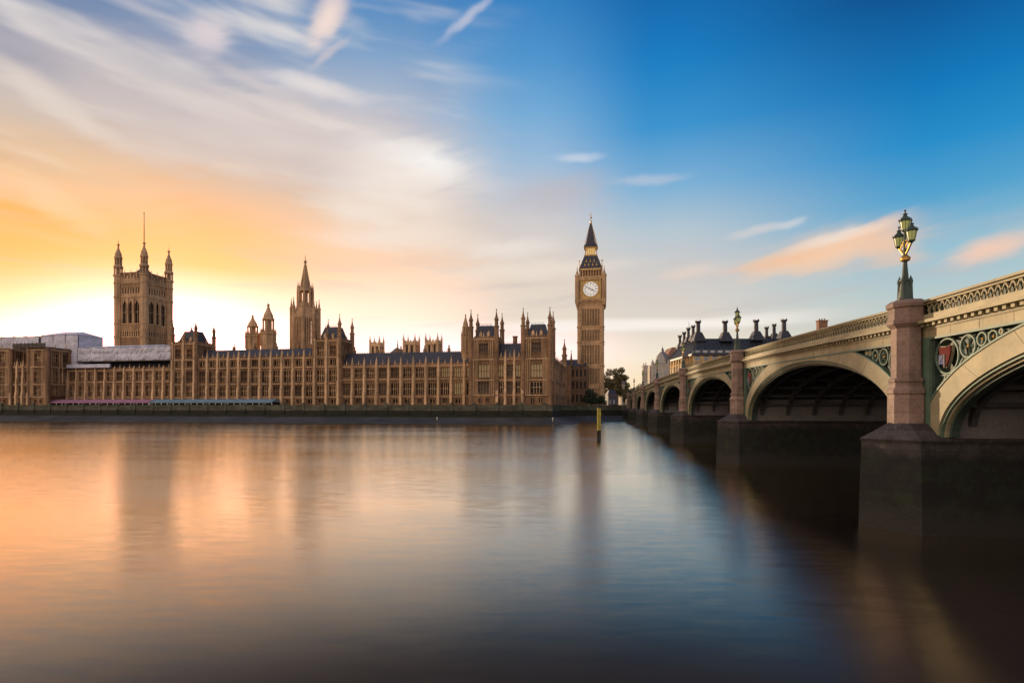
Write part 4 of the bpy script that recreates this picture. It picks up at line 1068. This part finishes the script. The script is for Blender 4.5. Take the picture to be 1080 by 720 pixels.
        if side == 0:
            for c_u, c_z, r in shields:
                def shield_poly(s, n=8):
                    pts = [(-.62,.72),(0,.66),(.62,.72)]
                    for k in range(n+1):
                        q = k/n; pts.append((.62*(1-q)**.55 if q < 1 else 0, .25-1.05*q))
                    for k in range(n-1, -1, -1):
                        q = k/n; pts.append((-.62*(1-q)**.55, .25-1.05*q))
                    return [(c_u+x*s*r, c_z+z*s*r) for x, z in pts]
                b = MB().use('red_paint'); po = shield_poly(.74); b.loft([(fv+.02,u,z) for u, z in po], [(fv+.24,u,z) for u, z in po])
                b.use('cream_dull'); po2 = shield_poly(.80); b.loft([(fv+.10,u,z) for u, z in po2], [(fv+.22,u,z) for u, z in po2])
                # far-side lower quarter blue with a pale bend, as on the cast arms
                b.use('blue_paint'); b.box(fv-.01, fv+.03, c_u+.04*r, c_u+.46*r, c_z-.42*r, c_z+.08*r)
                b.use('pier_wall'); b.box(fv-.02, fv+.03, c_u-.04*r, c_u+.04*r, c_z-.62*r, c_z+.1*r)
                b.strut((fv-.01, c_u+.40*r, c_z-.30*r), (fv-.01, c_u+.08*r, c_z+.0*r), .04)
                b.build('shield', sp)
        # cornice with dentils
        b = MB().use('cream_dull'); mold(b, [(u,T(u)-1.6) for u in us], [(u,T(u)-1.47) for u in us], fv-sg*.06, fv+sg*.5)
        b.use('cream'); mold(b, [(u,T(u)-1.47) for u in us], [(u,T(u)-1.28) for u in us], fv+sg*.28, fv+sg*.5)
        u = uL+1.0
        while u < uR-.9:
            z = T(u); b.box(min(fv-sg*.26, fv+sg*.3), max(fv-sg*.26, fv+sg*.3), u, u+.22, z-1.46, z-1.29); u += .50
        mold(b, [(u,T(u)-1.28) for u in us], [(u,T(u)-1.12) for u in us], fv-sg*.46, fv+sg*.5)
        b.build('cornice', br)
        b = MB().use('cream'); mold(b, [(u,T(u)-1.12) for u in us], [(u,T(u)-.80) for u in us], fv-sg*.16, fv+sg*.3); b.use('green_dark'); mold(b, [(u,T(u)-.80) for u in us], [(u,T(u)-.24) for u in us], fv+sg*.14, fv+sg*.24)
        b.use('green_dark' if side else 'cream'); mold(b, [(u,T(u)-.24) for u in us], [(u,T(u)-.12) for u in us], fv-sg*.10, fv+sg*.26); b.use('cream')
        mold(b, [(u,T(u)-.12) for u in us], [(u,T(u)) for u in us], fv-sg*.24, fv+sg*.34)
        u = uL+.8; w_ = .04
        while u < uR-.9:     # pierced trefoil arcade
            z = T(u)-.80; b.use('cream')
            c0 = fv+sg*.02
            b.strut((c0,u,z),(c0,u,z+.24),.05); b.strut((c0,u,z+.22),(c0,u-.19,z+.58),w_); b.strut((c0,u,z+.22),(c0,u+.19,z+.58),w_)
            if side == 0 and u < 80:
                b.strut((c0,u,z+.1),(c0,u+.14,z+.0),w_*.8); b.strut((c0,u,z+.1),(c0,u-.14,z+.0),w_*.8)
                b.strut((c0,u-.22,z+.44),(c0,u-.22,z+.58),w_*.9); b.lathe(c0-sg*.05, u, [(z+.17,.03),(z+.23,.06),(z+.29,.03)], 6)
            u += .44
        b.build('parapet', br)
    # deck, road and ribs
    b = MB().use('rib'); mold(b, [(u,T(u)-1.75) for u in us], [(u,T(u)-1.25) for u in us], FV+.45, BWID-FV-.45)
    b.use('asphalt'); mold(b, [(u,T(u)-1.25) for u in us], [(u,T(u)-1.2) for u in us], FV+.5, BWID-FV-.5)
    b.build('deck', br)
    b = MB().use('rib'); ra = arc_pts(0, a-.25, ZS+.6, rise-1.0, 28); rb = arc_pts(0, a+.05, ZS+.6, rise-.45, 28); mold(b, ra, rb, -.14, .14)
    for k in range(3, 27, 3):
        u, z = rb[k]; zz = T(uc+u)-1.8
        if zz-z > .3: b.box(-.09, .09, u-.12, u+.12, z-.05, zz)
    rm = b.mesh('arch_rib')
    for k in range(9): put('arch_rib', rm, br, (FV+1.6+k*2.83, uc, 0))
    b = MB().use('rib')
    for k in range(2, 28, 2):
        u, z = ra[k]; b.box(FV+.6, BWID-FV-.6, uc+u-.07, uc+u+.07, z+.1, z+.35)
    b.build('cross_brace', br)
    b = MB().use('rib'); so_ = arc_pts(uc, a+.1, ZS, rise-.15, 30); mold(b, so_, arc_pts(uc, a+.25, ZS, rise, 30), FV+1.9, BWID-FV-1.9) if False else None
# piers
def pier(u, k):
    T0 = T(u); hw = HW+.25
    b = MB().use('pier_base')
    def plan(g, nose):      # (v,u) outline, pointed at both ends
        return [(-nose, 0), (-.45, -hw-g), (BWID+.45, -hw-g), (BWID+nose, 0), (BWID+.45, hw+g), (-.45, hw+g)]
    lo = [(v, q, -1.5) for v, q in plan(.2, 2.6)]; m1 = [(v, q, 2.4) for v, q in plan(.12, 2.5)]; m2 = [(v, q, 4.75) for v, q in plan(.04, 2.4)]; m3 = [(v, q, 4.95) for v, q in plan(.14, 2.5)]; hi = [(v, q, 5.1) for v, q in plan(.0, 2.3)]
    b.loft(lo, m1); b.loft(m1, m2); b.loft(m2, m3); b.loft(m3, hi)
    # weathered cap sloping up to the column
    cap0 = [(v, q, 5.1) for v, q in [(-2.25,0),(-.45,-hw+.05),(1.0,-hw+.05),(1.0,hw-.05),(-.45,hw-.05)]]; cap1 = [(v, q, 5.85) for v, q in [(-1.0,0),(-.45,-1.0),(1.0,-1.0),(1.0,1.0),(-.45,1.0)]]
    b.loft(cap0, cap1)
    po = put('pier', b.mesh('pier'), br, (0, u, 0))
    b = MB().use('pier_wall'); b.box(1.1, BWID-1.1, -hw+.25, hw-.25, 5.1, 7.3); b.use('rib'); b.box(1.15, BWID-1.15, -.9, .9, 7.3, T0-1.75); b.use('pier_wall'); b.box(1.0, BWID-1.0, -hw+.1, hw-.1, 7.3, 7.55)
    b.build('pier_shaft', po)
    for v0 in (0.0, BWID):
        b = MB().use('granite'); r = .775/math.cos(OCT)
        f = (T0-12.55)
        prof = [(5.7,1.14*r),(7.45,1.12*r),(7.5,1.2*r),(7.7,1.2*r),(7.85,1.05*r),(8.1,1.02*r),(8.16,1.1*r),(8.3,1.1*r),(8.36,.93*r),(11.1+f,.92*r),(11.2+f,1.02*r),(11.36+f,1.18*r),(11.56+f,1.18*r),(11.62+f,1.1*r),(12.22+f,1.1*r),(12.28+f,1.2*r),(12.42+f,1.22*r),(12.5+f,1.22*r),(12.68+f,.95*r),(12.72+f,.2)]
        b.lathe(v0, 0, prof, 8, OCT)
        c_ = b.build('column', po)
    return po
for k, u in enumerate(SP[1:]): pier(u, k)
# west abutment and near abutment masses
b = MB().use('bank_wall'); b.box(1.2, BWID-1.2, SP[-1]+HW-.3, SP[-1]+40, -1, 10.4); b.use('bank_wall'); b.box(1.3, BWID-1.3, SP[0]-30, SP[0]+HW-.1, -1, 10.0); b.build('abutment', br)

# lamps
def lantern(b, v, u, z, s=1.0):
    pass
lp = None
def lamp_proto():
    e = empty('street_lamp', (0,0,0), BR, 'x', 'street lamp', 'triple-lantern lamps along the bridge parapet')
    b = MB().use('green_dark')
    b.lathe(0,0,[(0,.40),(.12,.40),(.16,.34),(.5,.30),(.62,.27),(1.05,.22),(1.12,.27),(1.2,.27),(1.24,.17)],8,OCT)
    for k in range(4):
        a = math.pi/4+k*math.pi/2; b.lathe(.27*math.cos(a), .27*math.sin(a), [(.05,.13),(.9,.10),(1.08,.13),(1.2,.10),(1.3,.05),(1.42,.01)], 6)
    b.build('plinth', e)
    b = MB().use('green_dark'); b.lathe(0,0,[(1.2,.17),(1.5,.15),(2.15,.10),(2.22,.12)],12); b.use('gold'); b.lathe(0,0,[(2.22,.14),(2.28,.24),(2.42,.27),(2.5,.2),(2.56,.13)],12)
    b.use('green_dark'); b.lathe(0,0,[(2.56,.11),(2.8,.10),(3.3,.07),(3.92,.06)],10); b.build('post', e)
    for sgn in (-1, 1):
        b = MB().use('gold'); pts = [(0,.05,2.62),(0,.22,2.72),(0,.42,2.92),(0,.56,3.08),(0,.62,3.2)]
        for p0, p1 in zip(pts, pts[1:]): b.strut((0, sgn*p0[1], p0[2]), (0, sgn*p1[1], p1[2]), .055, 6)
        b.torus((0, sgn*.26, 3.05), (0,1,0), (0,0,1), .16, .035, 16, 5); b.torus((0, sgn*.12, 3.3), (0,1,0), (0,0,1), .10, .03, 14, 5)
        b.strut((0,sgn*.62,3.1),(0,sgn*.2,3.25),.03,5)
        b.build('arm', e)
    for (u, z) in ((0, 3.95), (-.62, 3.2), (.62, 3.2)):
        b = MB().use('lamp_glass'); b.lathe(0,0,[(.04,.155),(.52,.245)],8,OCT)
        lo = b.build('lantern', e, (0, u, z))
        b = MB().use('green_dark'); b.lathe(0,0,[(-.14,.03),(-.06,.10),(.0,.18),(.05,.18)],8,OCT)
        b.lathe(0,0,[(.52,.27),(.56,.30),(.60,.28),(.72,.21),(.84,.10),(.9,.09),(.92,.12),(.96,.12),(.98,.04),(1.1,.03),(1.12,.06),(1.16,.06),(1.2,.01)],8,OCT)
        for k in range(8):
            a = OCT+k*math.pi/4; b.strut((.165*math.cos(a),.165*math.sin(a),.03),(.255*math.cos(a),.255*math.sin(a),.53),.014,4)
        for k in range(8):
            a = OCT+k*math.pi/4; b.lathe(.29*math.cos(a), .29*math.sin(a), [(.58,.025),(.66,.03),(.7,.005)], 5)
        b.build('lantern_frame', lo)
    return e
LAB = ['triple-lantern lamp on the big granite column nearest the camera', 'triple-lantern lamp on the second nearest bridge column, against the chimneyed roof',
 'triple-lantern lamp on the third nearest bridge column', 'triple-lantern lamp on the fourth nearest bridge column', 'triple-lantern lamp on the fifth nearest bridge column',
 'triple-lantern lamp on the sixth nearest bridge column', 'triple-lantern lamp on the farthest bridge column at the far bank']
lp = lamp_proto()
for k, u in enumerate(SP[1:]):
    o = lp if k == 0 else copy_tree(lp)
    o.location = brg(u, -.12, T(u)+.14); o['label'] = LAB[k]

# ------------------------------------------------------------------ buildings beyond the bridge
def chimney_mesh(base, hb, hs, r, key='bronze'):
    b = MB().use(key); b.frus(-base,base,-base,base,0,-r*1.25,r*1.25,-r*1.25,r*1.25,hb); b.lathe(0,0,[(hb,r),(hb+hs,r*.92),(hb+hs+.3,r*1.25),(hb+hs+1.1,r*1.45),(hb+hs+1.15,r*1.1)],10)
    for k in range(5):
        a = 2*math.pi*k/5; b.lathe(r*1.2*math.cos(a), r*1.2*math.sin(a), [(hb+hs+1.0,.2),(hb+hs+1.9,.16)], 5)
    return b.mesh('chimney')
PH = at(731, 300)
ph = empty('office_block', (*PH, 0), 0, 'dark bronze-roofed office block crowned with tall funnel chimneys behind the bridge', 'building')
LW, LD = 58.0, 52.0
b = MB().use('sand'); b.box(.5, LW, .5, LD, 6.4, 34)
for k in range(13):
    x = k*LW/12; b.box(x-.9 if k else 0, min(x+.9, LW), -.1, .6, 6.4, 34.3)
for k in range(11):
    y = k*LD/10; b.box(-.1, .6, max(.65, y-1.0), y+1.0, 6.4, 34.3)
for z in (11, 16, 21, 26, 31): b.box(0, LW, .1, .6, z-.5, z+.5); b.box(.1, .6, .65, LD, z-.5, z+.5)
b.use('bronze'); b.box(-.6, LW+.6, -.6, LD+.6, 34.3, 35.4)
wl = b.build('wall', ph)
wbm = MB().use('far_glass'); wbm.box(-1.5,1.5,0,.08,0,3.4); wbm.use('bronze'); wbm.box(-.08,.08,-.1,.0,0,3.4); wbm.box(-1.5,1.5,-.1,0,1.6,1.75); wmf = wbm.mesh('window')
wbl = MB().use('lit'); wbl.box(-1.5,1.5,0,.08,0,3.4); wbl.use('bronze'); wbl.box(-.08,.08,-.1,.0,0,3.4); wll = wbl.mesh('window')
for k in range(12):
    for z in (26.8, 31.0-9.4): put('window', wmf, wl, (LW/12*(k+.5), .35, z))
    put('window', wmf, wl, (LW/12*(k+.5), .35, 31.6), 0, (1,1,.65))
for k in range(10):
    for z in (21.6, 26.8): put('window', wmf if (k+int(z)) % 3 else wll, wl, (.35, LD/10*(k+.5), z), R(-90))
b = MB().use('bronze')
b.add([(-.5,-.5,35.4),(LW+.5,-.5,35.4),(LW+.5,LD+.5,35.4),(-.5,LD+.5,35.4),(6.5,7,44.4),(LW-3,7,44.4),(LW-3,LD-9,44.4),(6.5,LD-9,44.4)], [(0,1,5,4),(1,2,6,5),(2,3,7,6),(3,0,4,7),(4,5,6,7)])
b.use('navy'); b.box(-.3, LW+.3, -.75, -.62, 35.5, 37.4)
for k in range(24):
    x = (k+.5)*LW/24; b.strut((x,-.45,35.6),(min(max(x,7),LW-4),6.7,44.3),.16)
for k in range(18):
    y = (k+.5)*LD/18; b.strut((-.45,y,35.6),(6.2,min(max(y,7),LD-10),44.3),.16)
b.build('roof', ph)
b = MB().use('far_glass')
for k in range(14): b.box(1+k*4.1, 3.4+k*4.1, -.85, -.78, 35.8, 37.0)
b.build('skylight_strip', ph)
big = chimney_mesh(3.6, 5.2, 5.0, 1.25); small_ = chimney_mesh(2.2, 3.2, 4.0, .95)
def chim(px, Y, ztip, bigc):
    x = (px-540)/580*Y; me = big if bigc else small_; hh = (5.2+5.0+1.15) if bigc else (3.2+4.0+1.15)
    put('chimney', me, ph, (x-PH[0], Y-PH[1], ztip-hh-.7))
for px, Y, py, bg_ in ((736.3,308,337.5,1),(764.7,306,337.5,1),(797.5,306,336.5,1),(826.8,306,336,1),(808.5,330,344,0),(816.5,326,341,0),(731,318,342.5,0),(726,328,345,0),(721.5,338,349.5,0),(717,347,353,0)):
    chim(px, Y, 6.8+(428-py)/580*Y, bg_)
b = MB().use('iron_black'); b.lathe(0,0,[(44.3,.2),(56,.08)],6); b.build('flagpole', ph, ((726.5-540)/580*322-PH[0], 22, 0))
# ornate gabled building with a slate dome at the bridge foot
tb_ = empty('gabled_building', (*at(688, 318), 0), R(-2), 'pale ornate gabled building with a rounded slate dome at the far end of the bridge', 'building')
b = MB().use('portland'); b.box(0,9.5,0,14,6.4,31); b.box(-.3,9.8,-.3,.2,22,22.6); b.box(-.3,9.8,-.3,.2,15.5,16.1)
b.add([(1.2,-.1,31),(8.2,-.1,31),(6.2,-.1,36),(4.7,-.1,38.2),(3.2,-.1,36),(1.2,.8,31),(8.2,.8,31),(6.2,.8,36),(4.7,.8,38.2),(3.2,.8,36)], [(0,1,2,3,4),(9,8,7,6,5),(0,4,9,5),(4,3,8,9),(3,2,7,8),(2,1,6,7)])
for x in (.2, 9.3): b.lathe(x,.1,[(6.4,.7),(31,.7),(31.2,.95),(31.8,.95),(33.6,.15),(34,.02)],8)
w_ = b.build('wall', tb_)
b = MB().use('far_glass'); b.box(-.7,.7,-.05,.05,0,2.8); b.use('portland'); b.box(-.06,.06,-.1,-.05,0,2.8); wm2 = b.mesh('window')
for x in (2,4.75,7.5):
    for z in (9,12.2,17.4,24.4): put('window', wm2, w_, (x,-.06,z))
put('window', wm2, w_, (4.75,-.16,31.4))
b = MB().use('lead'); b.lathe(7.6,7.5,[(31,4.6),(33,4.5),(35.4,3.9),(37.4,2.6),(38.4,1.2),(38.7,.9),(40,.8),(41.6,.1),(43,.04)],14); b.build('dome', tb_)
b = MB().use('portland'); b.box(-4.2,-1.6,5,9,6.4,30); b.box(-4.5,-1.3,4.8,9.2,30,30.6)
for k in range(2): b.lathe(-3.5+k*1.2,7,[(30.6,.35),(32.2,.3)],8)
b.build('chimney', tb_)
gb = empty('sandstone_terrace', (*at(703.5, 352), 0), 0, 'golden sunlit sandstone building between the slate dome and the chimneyed office block', 'building')
b = MB().use('sand'); b.box(0,16,0,25,6.4,38)
for z in (14,20,26,32): b.box(-.3,16,-.3,.2,z,z+.7); b.box(-.4,-.0,.3,25,z,z+.7)
w_ = b.build('wall', gb)
b = MB().use('brown_brick'); b.add([(-.5,-.4,38),(16,-.4,38),(16,25,38),(-.5,25,38),(5,6,45),(14,6,45),(14,19,45),(5,19,45)],[(0,1,5,4),(1,2,6,5),(2,3,7,6),(3,0,4,7),(4,5,6,7)]); b.build('roof', gb)
for k in range(4):
    for z in (15.5,21.5,27.5,33.2): put('window', wmf, w_, (2+k*4,-.12,z), 0, (.8,1,.9)); put('window', wll if (k+int(z))%2 else wmf, w_, (-.12,3+k*6,z), R(-90), (.8,1,.9))

# building with a brick chimney that shows above the parapet
x, y = at(866, 340); e = empty('brick_building', (x, y, 0), 0, 'red-brown chimney-topped building just showing over the bridge parapet', 'building')
b = MB().use('brown_brick'); b.box(-8, 14, 0, 14, 6.4, 47); b.build('wall', e)
b = MB().use('slate'); b.frus(-8.4,14.4,-.4,14.4,47,-3,9,5,9,51); b.build('roof', e)
b = MB().use('brown_brick'); b.box(-.2, 5.2, 2, 5, 46, 59.5); b.box(-.5,5.5,1.7,5.3,59.5,60.2)
for k in range(3): b.lathe(.9+k*1.6, 3.5, [(60.2,.4),(61.3,.33)], 8)
b.build('chimney', e)
# embankment buildings and low blocks right of the clock tower
for (px0, px1, Y, zt, key, lab, roofk) in ((641.5, 651, 300, 13.0, 'blue_wrap', 'slate-blue low block among the trees right of the clock tower', 'slate'), (656, 659, 316, 20.0, 'portland', 'slim pale stone block behind the trees near the far bridge end', 'lead'),
        (632, 668, 420, 17, 'stone_dark', 'low distant terrace on the horizon behind the far bridge end', 'slate')):
    x0, _ = at(px0, Y); x1, _ = at(px1, Y); e = empty('low_building', (x0, Y, 0), 0, lab, 'building')
    w = x1-x0; b = MB().use(key); b.box(0, w, 0, 10, 6.4, zt); b.use('stone_dark'); b.box(-.2, w+.2, -.2, .1, zt-.6, zt); wo_ = b.build('wall', e)
    b = MB().use(roofk); b.frus(-.2,w+.2,-.2,10.2,zt,w*.2,w*.8,3.5,6.5,zt+2.6); b.build('roof', e)
    b = MB().use('far_glass'); b.box(-.5,.5,-.06,.04,0,1.8); b.use('portland'); b.box(-.06,.06,-.1,-.06,0,1.8); b.box(-.6,.6,-.12,.02,-.2,0); wm3 = b.mesh('window')
    k = 1.0
    while k < w-.6:
        z = 8.2
        while z < zt-2.4: put('window', wm3, wo_, (k, -.05, z)); z += 3.2
        k += 2.1 if w < 15 else 3.6

# ------------------------------------------------------------------ trees
def leaf_cloud(b, clumps, n, size):
    for _ in range(n):
        cx, cy, cz, r = random.choices(clumps, [c[3]**2 for c in clumps])[0]
        d = Vector((random.gauss(0,1), random.gauss(0,1), random.gauss(0,1))).normalized()*r*(random.random()**.35)
        if d.z < 0: d.z *= .7
        p = Vector((cx,cy,cz))+d
        u = Vector((random.gauss(0,1), random.gauss(0,1), random.gauss(0,.6))).normalized(); w = u.cross(Vector((random.gauss(0,1),random.gauss(0,1),random.gauss(0,1)))).normalized()
        s = size*random.uniform(.6,1.3)
        b.add([tuple(p-u*s), tuple(p+w*s*.55), tuple(p+u*s), tuple(p-w*s*.55)], [(0,1,2,3)])
def tree(name, x, y, z0, h, wid, label, key, n=1700, size=.42, group=None, low=False):
    e = empty(name, (x, y, z0), random.uniform(0,6), label, 'tree', group)
    b = MB().use('bark'); th = h*(.25 if low else .42)
    pts = [(0,0,-.3),(random.uniform(-.2,.2),random.uniform(-.2,.2),th*.5),(random.uniform(-.3,.3),random.uniform(-.3,.3),th)]
    for i, (p0, p1) in enumerate(zip(pts, pts[1:])): b.strut(p0, p1, wid*.045*(1-.3*i), 7)
    clumps = []
    nc = 11
    for k in range(nc):
        a = 2*math.pi*k/nc+random.uniform(-.4,.4); rr = wid*.5*random.uniform(.25,.72); zz = th+(h-th)*random.uniform(.05,.72); cr = wid*random.uniform(.15,.24)
        c = (rr*math.cos(a), rr*math.sin(a), zz); clumps.append((*c, cr)); b.strut(pts[-1], c, wid*.014, 5)
    clumps.append((0,0,h-wid*.2,wid*.2)); clumps.append((0,0,th+(h-th)*.45,wid*.3)); b.strut(pts[-1], (0,0,h-wid*.2), wid*.016, 5)
    b.build('trunk', e)
    b = MB().use(key); leaf_cloud(b, clumps, n, size); b.build('crown', e)
    return e
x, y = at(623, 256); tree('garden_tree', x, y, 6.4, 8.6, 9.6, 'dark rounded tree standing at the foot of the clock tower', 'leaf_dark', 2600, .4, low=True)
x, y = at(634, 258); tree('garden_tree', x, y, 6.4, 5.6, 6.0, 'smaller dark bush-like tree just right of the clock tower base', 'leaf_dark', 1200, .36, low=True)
G = 'trees between the clock tower and the bridge end'
for px, Y, h_, w_, lab in ((643,318,22,13,'green-brown tree nearest the clock tower corner, flat topped'), (650,322,22.5,13,'middle one of the tall green-brown trees right of the clock tower'), (655.5,320,23,11,'green-brown tree nearest the slim pale stone block'), (662,314,13.5,8,'low sparse tree beside the far bridge end')):
    x, y = at(px, Y); tree('plane_tree', x, y, 6.4, h_, w_, lab, 'leaf', 3600, .5, G, low=True)
G2 = 'small far trees past the bridge end'
for px, Y, h_, w_, lab in ((669,420,15,9,'small far tree in the glowing gap, left of the far lamps'),(675,430,18,9,'small far tree in the glowing gap, behind the far lamps'),(684,425,17,10,'small far tree in the glowing gap beside the domed building')):
    x, y = at(px, Y); tree('far_tree', x, y, 6.4, h_, w_, lab, 'leaf', 900, .55, G2)

# ------------------------------------------------------------------ river mark
x, y = at(631.6, 106); e = empty('river_pile', (x, y, -1.5), 0, 'yellow painted double pile standing in the river before the clock tower', 'pile')
for dx_, hh, r in ((-.19, 7.9, .19), (.24, 7.8, .16)):
    b = MB().use('yellow'); b.lathe(0,0,[(3.6,r),(hh,r),(hh+.05,r*.8)],12); b.use('pier_base'); b.lathe(0,0,[(0,r*1.02),(3.6,r*1.02)],12); b.build('pile', e, (dx_, dx_*.6, 0))
b = MB().use('yellow'); b.box(-.4,.45,-.12,.2,6.6,6.85); b.box(-.4,.45,-.12,.2,4.4,4.6); b.build('bracket', e)
for px, lab in ((461,'little pale marker post on the mud below the left wing'),(583,'little pale marker post on the mud below the pavilion corner')):
    x, y = at(px, 214 if px < 500 else 205); e = empty('marker_post', (x, y, 0), 0, lab, 'marker post', 'marker posts on the mud')
    b = MB().use('white_paint'); b.lathe(0,0,[(-.5,.14),(2.0,.12),(2.05,.22),(2.4,.22),(2.5,.05)],8); b.build('post', e)
    b = MB().use('yellow'); b.lathe(0,0,[(1.2,.16),(1.7,.16)],8); b.build('band', e)
